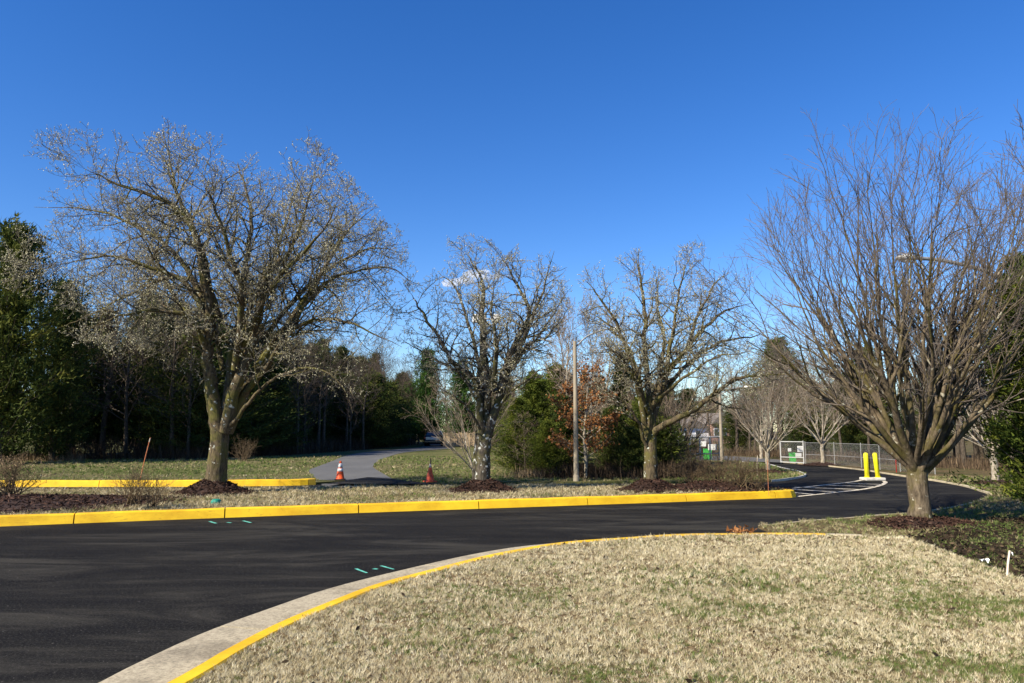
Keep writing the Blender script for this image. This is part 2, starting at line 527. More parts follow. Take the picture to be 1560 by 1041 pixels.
# kerb line of the near lawn (outer top edge, z 0.13)
near_px = [(250, 1041), (332, 994), (420, 948), (505, 914), (589, 884), (702, 855), (787, 836), (860, 825.5), (1000, 815), (1120, 811.5), (1200, 811.5), (1330, 814)]
near_k = [at(x, y, 0.13) for x, y in near_px]
d0 = (near_k[0] - near_k[1]).normalized()
near_k = [near_k[0] + d0 * 4.2 + Vector((-0.75, 0, 0)), near_k[0] + d0 * 2 + Vector((-0.15, 0, 0))] + near_k
near_line = smooth_line(near_k, 8)

# front kerb of the planted island (foot of its face, z 0)
isl_px = [(0, 802.5), (77, 799.6), (154, 796), (300, 790), (560, 782.4), (681, 776.8), (780, 773.2), (960, 767.5), (1094, 762.7), (1204, 758.6)]
isl_w = np.array([xy(at(x, y, 0.0)) for x, y in isl_px])
pf = np.polyfit(isl_w[:, 0], isl_w[:, 1], 3)
ix = np.linspace(-9.2, isl_w[-1, 0], 40)
sl0 = np.polyval(np.polyder(pf), -9.2)
isl_line = [Vector((x, np.polyval(pf, -9.2) + sl0 * (x + 9.2), 0)) for x in np.linspace(-24, -9.6, 12)] + [Vector((x, np.polyval(pf, x), 0)) for x in ix]
isl_tip = isl_line[-1]
back_px = [(1150, 741.5), (1040, 739.3), (960, 738.3), (760, 738.6), (560, 741.5), (430, 743), (200, 744.5), (0, 745)]
isl_back = [at(x, y, 0.15) for x, y in back_px]
isl_back.append(Vector((-24, isl_back[-1].y - 1.2, 0.15)))

# asphalt sheet: everything paved lies on it
sheet('road', [(-70, -12), (12, -12), (16.5, 8), (17, 30), (16, 47), (8, 47), (-6, 27), (-24, 26), (-70, 22)], 0.0, MAT['asphalt'], label='freshly sealed black asphalt road curving round the island')


def offset_line(line, d):
    out = []
    for i, p in enumerate(line):
        t = (line[min(i + 1, len(line) - 1)] - line[max(i - 1, 0)])
        n = Vector((t.y, -t.x, 0)).normalized()      # right-hand side of travel
        out.append(p + n * d)
    return out


def sweep_kerb(root, line, prof, seg_len, mats, name='kerb_stone', joint=0.022, closed_prof=True):
    """Cut a line into kerb stones; prof = [(lateral, z)] (lateral to the right of travel)."""
    pts = resample(line, 0.25)
    per = max(2, int(seg_len / 0.25))
    k, n_made = 0, 0
    while k < len(pts) - 1:
        seg = pts[k:k + per + 1]
        if len(seg) < 2:
            break
        bm = new_bm()
        rings = []
        for i, p in enumerate(seg):
            a = pts[max(k + i - 1, 0)]
            b = pts[min(k + i + 1, len(pts) - 1)]
            t = (b - a).normalized()
            n = Vector((t.y, -t.x, 0)).normalized()
            q = p.copy()
            if i == 0: q = q + t * joint * 0.5
            if i == len(seg) - 1: q = q - t * joint * 0.5
            wob = 0.004 * math.sin(3.1 * q.x + 1.7 * q.y)
            rings.append([bm.verts.new((q.x + n.x * l, q.y + n.y * l, z + (wob if z > 0.05 else 0))) for l, z in prof])
        m = len(prof)
        for a, b in zip(rings[:-1], rings[1:]):
            for j in range(m if closed_prof else m - 1):
                bm.faces.new([a[j], a[(j + 1) % m], b[(j + 1) % m], b[j]])
        bm.faces.new(rings[0][::-1])
        bm.faces.new(rings[-1])
        mat = mats(n_made, seg[len(seg) // 2]) if callable(mats) else mats
        bobj(name, bm, mat, root)
        n_made += 1
        k += per


# near kerb: yellow top, gutter pan in front of it (traffic side is to the left of travel)
k1 = empty('near_kerb', kind='structure', label='low yellow painted kerb edging the dormant near lawn')
kline = [Vector((p.x, p.y, 0)) for p in near_line]
sweep_kerb(k1, kline, [(-0.012, 0.0), (0.0, 0.105), (0.018, 0.128), (0.125, 0.130), (0.14, 0.118), (0.14, -0.05)], 3.0,
           lambda i, p: MAT['yellow'] if p.x < 1.0 else (MAT['yellow_worn'] if p.x < 3.2 else MAT['kerb_edge']))
gut = [p for p in kline if p.x < 3.4]
sweep_kerb(k1, gut, [(-0.66, 0.004), (-0.64, 0.010), (-0.016, 0.016), (-0.016, -0.04), (-0.66, -0.04)], 3.0, MAT['concrete'], name='gutter_pan', joint=0.035)

# island kerb
k2 = empty('island_kerb', kind='structure', label='bright yellow kerb along the front of the planted island')
tip_line = isl_line[:-1] + [isl_tip, isl_tip + Vector((0.20, 0.16, 0)), isl_tip + Vector((0.27, 0.38, 0)), isl_tip + Vector((0.20, 0.62, 0)), isl_tip + Vector((-0.1, 0.86, 0)), isl_tip + Vector((-0.6, 1.15, 0))]
tip_line = isl_line[:-1] + smooth_line(tip_line[len(isl_line) - 1:], 5)
sweep_kerb(k2, tip_line, [(0.0, -0.05), (0.0, 0.0), (-0.045, 0.150), (-0.068, 0.168), (-0.19, 0.170), (-0.20, 0.155), (-0.20, -0.05)], 2.6, MAT['yellow'])

# far kerb by the back lawn
far_px = [(0, 742.4), (150, 742.2), (280, 742), (400, 741), (455, 740), (490, 738.4)]
far_k = [at(x, y, 0.0) for x, y in far_px]
far_k = [Vector((-30, far_k[0].y - 0.5, 0))] + far_k
far_line = smooth_line(far_k, 6)
k3 = empty('far_kerb', kind='structure', label='yellow kerb in front of the back lawn left of the driveway')
sweep_kerb(k3, far_line, [(0.0, -0.05), (0.0, 0.0), (-0.035, 0.165), (-0.06, 0.185), (-0.17, 0.187), (-0.18, 0.15), (-0.18, -0.05)], 3.0,
           lambda i, p: MAT['yellow'] if p.x < -6.5 else MAT['yellow_worn'])

# lawns
isl_poly = [xy(p) for p in offset_line(tip_line[:-4], -0.19)]
isl_poly += [xy(p) for p in isl_back]
sheet('island_lawn', isl_poly, 0.15, MAT['lawn_island'], label='dry straw coloured grass on the planted island', skirt=0.2)

ned = [xy(p) for p in offset_line(kline, 0.135)]
shade_edge = [at(x, y, 0.118) for x, y in ((1385, 820), (1430, 836), (1480, 855), (1530, 872), (1580, 892))] + [Vector((6.2, 6.0, 0)), Vector((7.5, 2.0, 0)), Vector((9, -12, 0))]  # lawn boundary, also the outline of the painted shade
near_poly = ned + [xy(p) for p in shade_edge] + [(-4, -12)]
MAT['litter'] = mat_lawn('painted_shade', (0.075, 0.045, 0.024), (0.055, 0.07, 0.018), (0.02, 0.014, 0.009), 0.46, 0.58, 0.8)  # dappled shade put into the ground colour as dark litter tones
shade_poly = [xy(p) for p in smooth_line(shade_edge[:6], 3)] + [(9.5, 5.5), (14, 7), (14, 12.2), (11, 13.6), (8.6, 13.3), (7.4, 12.6)]
sheet('painted_shade', shade_poly, 0.085, MAT['litter'], label='dark ground sheet painted as dappled shade right of the near lawn', skirt=0.06)  # dark sheet laid where the ground is only shaded
sheet('near_lawn', near_poly, 0.118, MAT['lawn_near'], label='dormant tan lawn filling the foreground', skirt=0.2)

out_px = [(1155, 803), (1230, 796), (1345, 786.5), (1408, 781), (1457, 773), (1490, 764.5), (1508, 757), (1506, 752.5), (1498, 749.5), (1466, 740), (1414, 731), (1371, 725), (1308, 715.5), (1251, 709.5), (1192, 704.5), (1150, 701), (1120, 699)]
out_w = [at(x, y, 0.02) for x, y in out_px]
out_line = smooth_line(out_w, 5)
right_poly = [xy(p) for p in out_line] + [(11, 60), (11, 130), (120, 130), (120, 2)] + [(10.5, 2)] + [xy(p) for p in smooth_line(shade_edge[:6], 3)][::-1] + [xy(p) for p in offset_line(kline, -0.02)[-34:]][::-1]
right_poly = [p for i, p in enumerate(right_poly) if not (p[1] < 13 and p[0] < out_w[0].x - 0.05 and p[0] > -5)]
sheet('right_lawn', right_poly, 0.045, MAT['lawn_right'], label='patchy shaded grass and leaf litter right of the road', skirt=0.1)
k4 = empty('edge_strip', kind='structure', label='thin pale concrete edge round the outside of the bend')
sweep_kerb(k4, out_line, [(-0.01, -0.03), (-0.01, 0.045), (0.0, 0.052), (0.045, 0.052), (0.055, 0.03), (0.055, -0.03)], 3.0, MAT['kerb_edge'], name='edge_stone')

tri_px = [(1175, 732), (1195, 730.2), (1212, 727.8), (1224, 725.3), (1228, 723.2), (1223, 720.6), (1212, 717), (1191, 712.8), (1177, 709), (1150, 705.5), (1123, 703)]
tri_w = [at(x, y, 0.05) for x, y in tri_px]
tri_line = smooth_line(tri_w, 5)
mouth_r = [(604, 732.5), (640, 735.2), (690, 737), (760, 734.6), (960, 733.8), (1060, 733.6)]
mr = [at(x, y, 0.06) for x, y in mouth_r]
back_poly = [xy(p) for p in offset_line(far_line, -0.17)] + [xy(at(500, 734, 0.06)), xy(at(560, 731, 0.06))] + [xy(p) for p in mr] + [xy(p) for p in tri_line] + [(10.6, 41), (10.5, 130), (-160, 130), (-160, 20), (-31, far_k[0].y + 0.2)]
sheet('back_lawn', back_poly, 0.06, MAT['lawn_back'], label='green and straw lawn stretching back to the woods', skirt=0.1)
k5 = empty('median_edge', kind='structure', label='thin pale concrete edge round the grassy point by the far road')
sweep_kerb(k5, tri_line, [(-0.07, -0.03), (-0.07, 0.062), (0.0, 0.072), (0.01, 0.07), (0.01, -0.03)], 3.0, MAT['concrete_white'], name='edge_stone')

# driveway to the parked car
dl = [(494, 738.5), (480, 728), (471, 719), (473, 715), (485, 710.5), (508, 702), (525, 695), (550, 690), (592, 686), (627, 683), (641, 681.5), (648, 676)]
dr = [(690, 738.5), (640, 735.5), (604, 731.5), (585, 722.5), (569, 712), (573, 705), (588, 697.5), (611, 690.5), (640, 687), (685, 683.5), (690, 681.5), (672, 676)]
zl = [0.004] + [0.066] * 11
L_ = smooth_line([at(x, y, 0.066) for x, y in dl], 4)
R_ = smooth_line([at(x, y, 0.066) for x, y in dr], 4)
bm = new_bm()
va = [bm.verts.new((p.x, p.y, 0.006 if i < 3 else 0.067)) for i, p in enumerate(L_)]
vb = [bm.verts.new((p.x, p.y, 0.006 if i < 3 else 0.067)) for i, p in enumerate(R_)]
for i in range(len(va) - 1):
    bm.faces.new([va[i], vb[i], vb[i + 1], va[i + 1]])
tag(bobj('driveway', bm, MAT['old_asphalt']), kind='structure', label='old grey asphalt driveway winding back to the parked car')
# fresh sealed apron at the driveway mouth
ap = [at(x, y, 0.07) for x, y in [(496, 737.5), (560, 727), (600, 729.5), (640, 735), (688, 738)]]
sheet('driveway_apron', [xy(p) for p in ap], 0.0712, MAT['asphalt'], label='black sealed mouth of the driveway')
gr = [at(x, y, 0.0) for x, y in [(1060, 703.5), (1123, 704.5), (1160, 705.8), (1192, 707), (1192, 703), (1150, 699), (1108, 696.5), (1060, 697)]]
sheet('side_road', [xy(p) for p in gr], 0.066, MAT['old_asphalt'], label='older grey road surface in front of the gates')

# painted hatching
hat = empty('hatched_marking', kind='structure', label='pale painted hatching leading to the two bollards')


def stripe(px, w):
    pts = [at(x, y, 0.005) for x, y in px]
    pts = smooth_line(pts, 6) if len(pts) > 2 else pts
    a, b = offset_line(pts, w / 2), offset_line(pts, -w / 2)
    bm = new_bm()
    va = [bm.verts.new(p) for p in a]
    vb = [bm.verts.new(p) for p in b]
    for i in range(len(va) - 1):
        f = bm.faces.new([va[i], va[i + 1], vb[i + 1], vb[i]])
    bobj('painted_stripe', bm, MAT['marking'], hat)


stripe([(1214, 756.6), (1270, 750.6), (1315, 745.5), (1340, 740), (1349, 735.4), (1346.5, 733)], 0.12)
stripe([(1209, 744), (1256, 739), (1295, 734.8), (1313, 731.6)], 0.12)
for a, b in [((1197, 749.4), (1242, 753.4)), ((1206, 745.5), (1276, 749.8)), ((1211, 742.2), (1310, 746)), ((1257, 739.2), (1334, 741.6)), ((1291, 736.5), (1344, 738.2))]:
    stripe([a, b], 0.17)

# teal survey dashes on the asphalt
tl = empty('survey_marking', kind='structure', label='teal survey dashes sprayed on the asphalt by the near kerb')
for (a, b, w) in [((542, 866.5), (559, 873), 0.04), ((569, 866.5), (575, 867.5), 0.06), ((580, 862), (600, 867.5), 0.04)]:
    pts = [at(x, y, 0.004) for x, y in (a, b)]
    bm = new_bm()
    t = (pts[1] - pts[0]).normalized()
    n = Vector((t.y, -t.x, 0)) * w * 0.5
    bm.faces.new([bm.verts.new(p) for p in (pts[0] - n, pts[1] - n * 0.7, pts[1] + n * 0.8, pts[0] + n)])
    bobj('teal_dash', bm, MAT['teal'], tl)
t2 = empty('survey_marking', kind='structure', label='pale survey dashes sprayed on the asphalt by the island kerb')
for (a, b) in [((319, 794.5), (329, 797.5)), ((346, 796), (352, 796.8)), ((370, 793.5), (382, 796.5))]:
    pts = [at(x, y, 0.004) for x, y in (a, b)]
    bm = new_bm()
    t = (pts[1] - pts[0]).normalized()
    n = Vector((t.y, -t.x, 0)) * 0.025
    bm.faces.new([bm.verts.new(p) for p in (pts[0] - n, pts[1] - n, pts[1] + n, pts[0] + n)])
    bobj('pale_dash', bm, MAT['teal'], t2)


# ------------------------------------------------------------------ grass blades
def vnoise(x, y, s, seed):
    r = np.random.default_rng(seed)
    o = np.zeros_like(x)
    for k in range(5):
        a = r.uniform(0, 6.28)
        f = s * (0.6 + 0.5 * k)
        o += np.sin((x * np.cos(a) + y * np.sin(a)) * f + r.uniform(0, 6.28) + 1.3 * np.sin((x * np.sin(a) - y * np.cos(a)) * f * 0.7))
    return o / 5


def in_poly(x, y, poly):
    P = np.asarray(poly)
    c = np.zeros(len(x), bool)
    j = len(P) - 1
    for i in range(len(P)):
        xi, yi, xj, yj = P[i, 0], P[i, 1], P[j, 0], P[j, 1]
        if yi != yj:
            c ^= ((yi > y) != (yj > y)) & (x < (xj - xi) * (y - yi) / (yj - yi) + xi)
        j = i
    return c


def grass(name, poly, z, bands, label, tone_fn, mat, skip=()):
    """bands: (y0, y1, tufts per m2, blades per tuft, blade height, blade width)."""
    V, T = [], []
    for y0, y1, dens, per, h, w in bands:
        xm = 0.84 * y1 + 1.2
        n = int((y1 - y0) * 2 * xm * dens)
        x = NR.uniform(-xm, xm, n)
        y = NR.uniform(y0, y1, n)
        ok = (np.abs(x) < 0.84 * y + 1.2) & in_poly(x, y, poly)
        for sp in skip:
            ok &= ~in_poly(x, y, sp)
        x, y = x[ok], y[ok]
        th = NR.uniform(0.55, 1.25, len(x)) * (0.9 + 0.35 * vnoise(x, y, 2.2, 4))
        tt = tone_fn(x, y) + NR.normal(0, 0.12, len(x))
        bx, by = NR.normal(0, 0.4, len(x)), NR.normal(0, 0.4, len(x))
        x, y, th, tt, bx, by = (np.repeat(q, per) for q in (x, y, th, tt, bx, by))
        n = len(x)
        x = x + NR.normal(0, h * 0.28, n)
        y = y + NR.normal(0, h * 0.28, n)
        hh = h * NR.uniform(0.4, 1.2, n) * th
        a = NR.uniform(0, 2 * np.pi, n)
        lx = (bx + NR.normal(0, 0.55, n)) * hh
        ly = (by + NR.normal(0, 0.55, n)) * hh
        z0 = np.full(n, z - 0.006)
        b0 = np.stack([x - np.cos(a) * w / 2, y - np.sin(a) * w / 2, z0], 1)
        b1 = np.stack([x + np.cos(a) * w / 2, y + np.sin(a) * w / 2, z0], 1)
        tp = np.stack([x + lx, y + ly, z + hh], 1)
        V.append(np.stack([b0, b1, tp], 1).reshape(-1, 3))
        t = np.clip(tt + NR.normal(0, 0.12, n), 0, 1)
        T.append(np.repeat(t, 3))
    V = np.concatenate(V)
    me = np_mesh(name, V, [np.arange(len(V)).reshape(-1, 3)], attr={'tone': np.concatenate(T)})
    return tag(mobj(name, me, mat), label=label, cat='grass', kind='stuff')


def tone_near(x, y):
    g = vnoise(x, y, 1.1, 1) * 0.55 + vnoise(x, y, 3.3, 2) * 0.45 + vnoise(x, y, 8.0, 21) * 0.3
    amt = np.clip(0.36 + g * 1.4, 0.08, 0.9) * np.clip((x + 1.6) / 2.2, 0.12, 1) * np.clip((9.6 - y) / 3.0, 0.15, 1)
    green = NR.uniform(0, 1, len(x)) < amt
    return np.where(green, 0.14, 0.76 + 0.12 * vnoise(x, y, 6.0, 3) - 0.12 * (NR.uniform(0, 1, len(x)) < 0.25))


def tone_island(x, y):
    return 0.60 - 0.25 * np.clip(vnoise(x, y, 1.1, 6) * 2, 0, 1) + 0.1 * vnoise(x, y, 5, 7)


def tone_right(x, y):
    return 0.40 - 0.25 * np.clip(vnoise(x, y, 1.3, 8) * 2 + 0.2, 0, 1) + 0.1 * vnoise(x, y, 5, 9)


def tone_back(x, y):
    return 0.34 - 0.22 * np.clip(vnoise(x, y, 0.5, 10) * 2 + 0.3, 0, 1) + 0.12 * vnoise(x, y, 2.5, 12)


grass('near_grass', near_poly, 0.118, [(3.3, 5.2, 1700, 11, 0.030, 0.0052), (5.2, 7.5, 1150, 10, 0.033, 0.0068), (7.5, 10, 650, 9, 0.042, 0.0095), (10, 13.5, 380, 8, 0.045, 0.0125)],
      'short dormant tan grass blades with green tufts in the foreground', tone_near, MAT['blade'])
_r = np.random.default_rng(62)
_x, _y = _r.uniform(-3, 8, 420), _r.uniform(3.6, 12.5, 420)
_k = in_poly(_x, _y, near_poly)
_x, _y = _x[_k], _y[_k]
_n = len(_x)
_c = np.stack([_x, _y, 0.140 + _r.uniform(0, .02, _n)], 1)
_d = _r.normal(0, 1, (_n, 3)); _d[:, 2] *= 0.3
_d /= np.linalg.norm(_d, axis=1)[:, None]
_s = _r.normal(0, 1, (_n, 3)); _s -= _d * (_s * _d).sum(1)[:, None]; _s /= np.linalg.norm(_s, axis=1)[:, None]
_l = _r.uniform(0.012, 0.032, _n)[:, None]
_v = np.stack([_c - _d * _l, _c + _s * _l * .5, _c + _d * _l, _c - _s * _l * .5], 1).reshape(-1, 3)
tag(mobj('scattered_leaves', np_mesh('scattered_leaves', _v, [np.arange(4 * _n).reshape(-1, 4)], attr={'tone': np.repeat(_r.uniform(0.2, 1, _n), 4)}), MAT['leaf_and_shade']), label='scattered small brown leaves lying on the near lawn', cat='leaves', kind='stuff')
grass('shade_grass', shade_poly, 0.085, [(5.5, 9.5, 170, 7, 0.04, 0.008), (9.5, 14, 95, 7, 0.045, 0.012)],
      'thin grass darkened to imitate dappled shade right of the near lawn', lambda x, y: np.where(vnoise(x, y, 1.6, 31) > 0.05, 0.04, 0.20 - 0.1 * vnoise(x, y, 4, 32)), MAT['blade'])  # blade tones kept dark in place of cast shade
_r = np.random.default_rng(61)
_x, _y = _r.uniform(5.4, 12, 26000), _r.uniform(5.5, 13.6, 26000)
_k = in_poly(_x + _r.normal(0, .12, 26000), _y + _r.normal(0, .12, 26000), shade_poly) & (vnoise(_x, _y, 1.5, 33) < 0.2 + _r.normal(0, .25, 26000))
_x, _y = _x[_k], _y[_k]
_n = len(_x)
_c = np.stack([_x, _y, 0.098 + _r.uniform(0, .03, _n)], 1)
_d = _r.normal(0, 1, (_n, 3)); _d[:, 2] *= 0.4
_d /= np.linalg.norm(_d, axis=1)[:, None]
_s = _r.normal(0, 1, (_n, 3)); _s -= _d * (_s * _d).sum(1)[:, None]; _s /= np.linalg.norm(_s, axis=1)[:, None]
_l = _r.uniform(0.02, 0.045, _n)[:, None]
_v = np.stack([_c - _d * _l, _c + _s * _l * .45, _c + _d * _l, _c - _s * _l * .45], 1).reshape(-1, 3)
tag(mobj('shade_leaves', np_mesh('shade_leaves', _v, [np.arange(4 * _n).reshape(-1, 4)], attr={'tone': np.repeat(_r.beta(1.5, 3.0, _n), 4)}), MAT['leaf_and_shade']), label='dark brown leaves standing in for dappled shade right of the near lawn', cat='leaves', kind='stuff')  # dark leaves deepen the shade painted on this ground
grass('island_grass', isl_poly, 0.15, [(12, 16, 130, 8, 0.065, 0.017), (16, 21, 90, 8, 0.07, 0.02)], 'short straw grass blades on the planted island', tone_island, MAT['blade'])
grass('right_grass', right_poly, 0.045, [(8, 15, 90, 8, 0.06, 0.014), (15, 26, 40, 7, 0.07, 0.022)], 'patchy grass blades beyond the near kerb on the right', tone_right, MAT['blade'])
grass('back_grass', back_poly, 0.06, [(21, 30, 22, 7, 0.075, 0.03), (30, 45, 9, 7, 0.09, 0.05)], 'short green and straw grass blades of the back lawn', tone_back, MAT['blade'],
      skip=([xy(p) for p in L_] + [xy(p) for p in R_[::-1]], [xy(p) for p in gr]))


# ------------------------------------------------------------------ mulch
def mound(name, cx, cy, z, rx, ry, h, rz, label, seed, chips, flat=1.0, kind=None, cat='mulch mound'):
    r = np.random.default_rng(seed)
    nr, na = 22, 72
    V = [(0, 0, h)]
    ph = r.uniform(0, 6.28, 6)

    def edge(a):
        return 1 + 0.06 * math.sin(2 * a + ph[0]) + 0.05 * math.sin(3 * a + ph[1]) + 0.035 * math.sin(7 * a + ph[2]) + 0.02 * math.sin(13 * a + ph[3])

    def prof(t):
        return (math.cos(math.pi * min(t, 1)) * 0.5 + 0.5) ** flat

    def hh(t, a):
        x, y = t * math.cos(a) * rx, t * math.sin(a) * ry
        b = 0.02 * math.sin(5.3 * x + ph[4]) * math.sin(6.1 * y + ph[5]) + 0.014 * math.sin(17 * x + 9 * y)
        return h * prof(t) + b * (1 - t) - 0.012 * (t > 0.995)
    for i in range(1, nr + 1):
        t = i / nr
        for k in range(na):
            a = 2 * math.pi * k / na
            e = edge(a)
            V.append((rx * t * e * math.cos(a), ry * t * e * math.sin(a), hh(t, a) + r.normal(0, 0.006)))
    tris = [(0, 1 + k, 1 + (k + 1) % na) for k in range(na)]
    quads = []
    for i in range(nr - 1):
        for k in range(na):
            a, b = 1 + i * na + k, 1 + i * na + (k + 1) % na
            quads.append((a, a + na, b + na, b))
    root = empty(name, (cx, cy, z), rz, label=label, cat=cat, kind=kind)
    mobj('mulch_heap', np_mesh('mulch_heap', V, [np.array(tris), np.array(quads)], smooth=True), MAT['mulch'], root)
    # wood chips strewn over it
    n = chips
    t = np.sqrt(r.uniform(0, 1.05, n))
    a = r.uniform(0, 2 * np.pi, n)
    e = np.array([edge(q) for q in a])
    zz = np.array([hh(min(q, 1), p) for q, p in zip(t, a)])
    c = np.stack([rx * t * e * np.cos(a), ry * t * e * np.sin(a), zz + 0.012], 1)
    dv = r.normal(0, 1, (n, 3)); dv[:, 2] *= 0.35
    dv /= np.linalg.norm(dv, axis=1)[:, None]
    sv = r.normal(0, 1, (n, 3)); sv[:, 2] *= 0.6
    sv -= dv * (sv * dv).sum(1)[:, None]
    sv /= np.linalg.norm(sv, axis=1)[:, None]
    l = r.uniform(0.02, 0.065, n)[:, None]
    w = r.uniform(0.006, 0.016, n)[:, None]
    q = np.stack([c - dv * l - sv * w, c + dv * l - sv * w * 0.5, c + dv * l + sv * w * 0.6, c - dv * l + sv * w], 1).reshape(-1, 3)
    o = mobj('wood_chips', np_mesh('wood_chips', q, [np.arange(4 * n).reshape(-1, 4)], attr={'tone': np.repeat(r.beta(2, 2.2, n), 4)}), MAT['chip'], root)
    o['kind'] = 'stuff'
    return root


T1 = Vector((-7.12, 17.9, 0.15))
T2 = Vector((-0.72, 18.65, 0.15))
T3 = Vector((3.47, 18.75, 0.15))
TZ = Vector((7.0, 12.95, 0.06))
mound('mulch_mound', T1.x, T1.y, 0.15, 1.02, 0.95, 0.34, 0, 'cone of dark brown mulch round the foot of the widest tree', 1, 2600)
mound('mulch_mound', T2.x, T2.y, 0.15, 0.90, 0.85, 0.30, 0, 'low reddish mulch mound under the small tree behind the orange cone', 2, 2200)
mound('mulch_mound', T3.x, T3.y, 0.15, 0.86, 0.85, 0.30, 0, 'mulch mound round the tree beside the brown bushes', 3, 2200)
mound('mulch_mound', TZ.x + 0.1, TZ.y, 0.045, 1.05, 0.85, 0.12, 0.1, 'flat dark mulch ring round the many stemmed vase shaped tree', 4, 2600)
mound('mulch_bed', -10.9, 15.05, 0.15, 4.6, 1.75, 0.16, 0.21, 'long dark mulch bed behind the kerb at the left end', 5, 7000, flat=0.6, cat='mulch bed')
mound('mulch_bed', 5.1, 18.9, 0.15, 1.75, 0.85, 0.20, 0.13, 'brown mulch bed at the point of the island under the brown bushes', 6, 2600, flat=0.7, cat='mulch bed')
p4 = at(1170, 719.5, 0.06)
mound('mulch_mound', p4.x, p4.y, 0.06, 0.75, 0.75, 0.10, 0, 'small mulch ring round the pale tree on the grassy point', 7, 500)
p5 = at(1254, 708.5, 0.045)
mound('mulch_mound', p5.x, p5.y, 0.045, 1.0, 0.8, 0.12, 0, 'small mulch ring round the pale tree in front of the chain link fence', 8, 400)
p6 = at(1517, 737, 0.045)
mound('mulch_mound', p6.x, p6.y, 0.045, 0.9, 0.8, 0.10, 0, 'mulch ring round the grey tree beyond the bend', 9, 500)

# ------------------------------------------------------------------ branching
def tubes(branches, sides):
    """Vectorised tubes. branches: list of (pts (n,3) list, radii list); sides(r0) -> number of sides."""
    groups = {}
    for p, r in branches:
        if len(p) < 2:
            continue
        groups.setdefault((len(p), sides(r[0])), []).append((p, r))
    V, Q, off = [], [], 0
    for (n, s), lst in groups.items():
        P = np.array([[tuple(q) for q in p] for p, _ in lst], np.float64)
        R = np.array([r for _, r in lst], np.float64)
        T = np.gradient(P, axis=1)
        T /= np.linalg.norm(T, axis=2)[:, :, None] + 1e-9
        D = P[:, -1] - P[:, 0]
        D /= np.linalg.norm(D, axis=1)[:, None] + 1e-9
        ref = np.where((np.abs(D[:, 2]) < 0.8)[:, None], np.array([[0, 0, 1.0]]), np.array([[0.83, 0.55, 0.0]]))[:, None, :]
        U = np.cross(T, ref)
        U /= np.linalg.norm(U, axis=2)[:, :, None] + 1e-9
        W = np.cross(T, U)
        a = np.arange(s) * 2 * np.pi / s
        ring = P[:, :, None, :] + R[:, :, None, None] * (np.cos(a)[None, None, :, None] * U[:, :, None, :] + np.sin(a)[None, None, :, None] * W[:, :, None, :])
        m = len(lst)
        V.append(ring.reshape(-1, 3))
        base = off + np.arange(m)[:, None, None] * (n * s) + np.arange(n - 1)[None, :, None] * s
        k = np.arange(s)[None, None, :]
        k2 = (k + 1) % s
        q = np.stack([base + k, base + k2, base + s + k2, base + s + k], -1)
        Q.append(q.reshape(-1, 4))
        off += m * n * s
    if not V:
        return np.zeros((0, 3)), np.zeros((0, 4), int)
    return np.concatenate(V), np.concatenate(Q)


def perp(d, rng):
    r = Vector((rng.gauss(0, 1), rng.gauss(0, 1), rng.gauss(0, 1)))
    r -= d * r.dot(d)
    return r.normalized() if r.length > 1e-6 else Vector((1, 0, 0))


UP = Vector((0, 0, 1))


def grow(rng, p, d, L, r, lv, S, out, env=None):
    s = S[lv]
    n = s['seg']
    pts, rad = [p.copy()], [r]
    r1 = max(r * s.get('taper', 0.35), s.get('rmin', 0.002))
    st = L / n
    for i in range(n):
        d = d + Vector((rng.gauss(0, 1), rng.gauss(0, 1), rng.gauss(0, 1))) * s['wob'] + UP * s['up']
        d.normalize()
        p = p + d * st
        if env is not None and not env(p):
            if i < 1:
                return
            break
        pts.append(p.copy())
        rad.append(r + (r1 - r) * (i + 1) / n)
    if len(pts) < 2:
        return
    out[lv].append((pts, rad))
    if lv + 1 < len(S):
        sprout(rng, pts, rad, lv, S, out, env)


def sprout(rng, pts, rad, lv, S, out, env=None, n_mult=1.0, t0=None):
    s, c = S[lv], S[lv + 1]
    seg = [(b - a).length for a, b in zip(pts[:-1], pts[1:])]
    L = sum(seg)
    n = int(L * s['n'] * n_mult + rng.random())
    t0 = s['t0'] if t0 is None else t0
    az = rng.random() * 6.28
    for k in range(n + s.get('tip', 1)):
        t = t0 + (1 - t0) * ((k + rng.random()) / max(n, 1)) if k < n else 1.0
        t = min(t, 0.999)
        x = t * L
        for i, q in enumerate(seg):
            if x <= q or i == len(seg) - 1:
                break
            x -= q
        f = min(x / max(q, 1e-6), 1)
        pos = pts[i].lerp(pts[i + 1], f)
        rr = rad[i] + (rad[i + 1] - rad[i]) * f
        tan = (pts[i + 1] - pts[i]).normalized()
        az += 2.4 + rng.uniform(-0.5, 0.5)
        u = tan.cross(Vector((0.31, 0.2, 0.93)) if abs(tan.z) < 0.9 else Vector((1, 0.1, 0))).normalized()
        v = tan.cross(u)
        ang = math.radians(rng.gauss(*s['ang'])) * (0.45 if k >= n else 1)
        dr = tan * math.cos(ang) + (u * math.cos(az) + v * math.sin(az)) * math.sin(ang)
        cl = c['len'] * rng.uniform(0.55, 1.3) * (1 - s.get('shrink', 0.4) * t)
        grow(rng, pos, dr.normalized(), cl, min(rr * s.get('rr', 0.55), c['rmax']), lv + 1, S, out, env)


def wiggle(rng, pts, n, amp):
    l = smooth_line(pts, n)
    return [l[0]] + [p + Vector((rng.gauss(0, amp), rng.gauss(0, amp), rng.gauss(0, amp * 0.6))) for p in l[1:-1]] + [l[-1]]


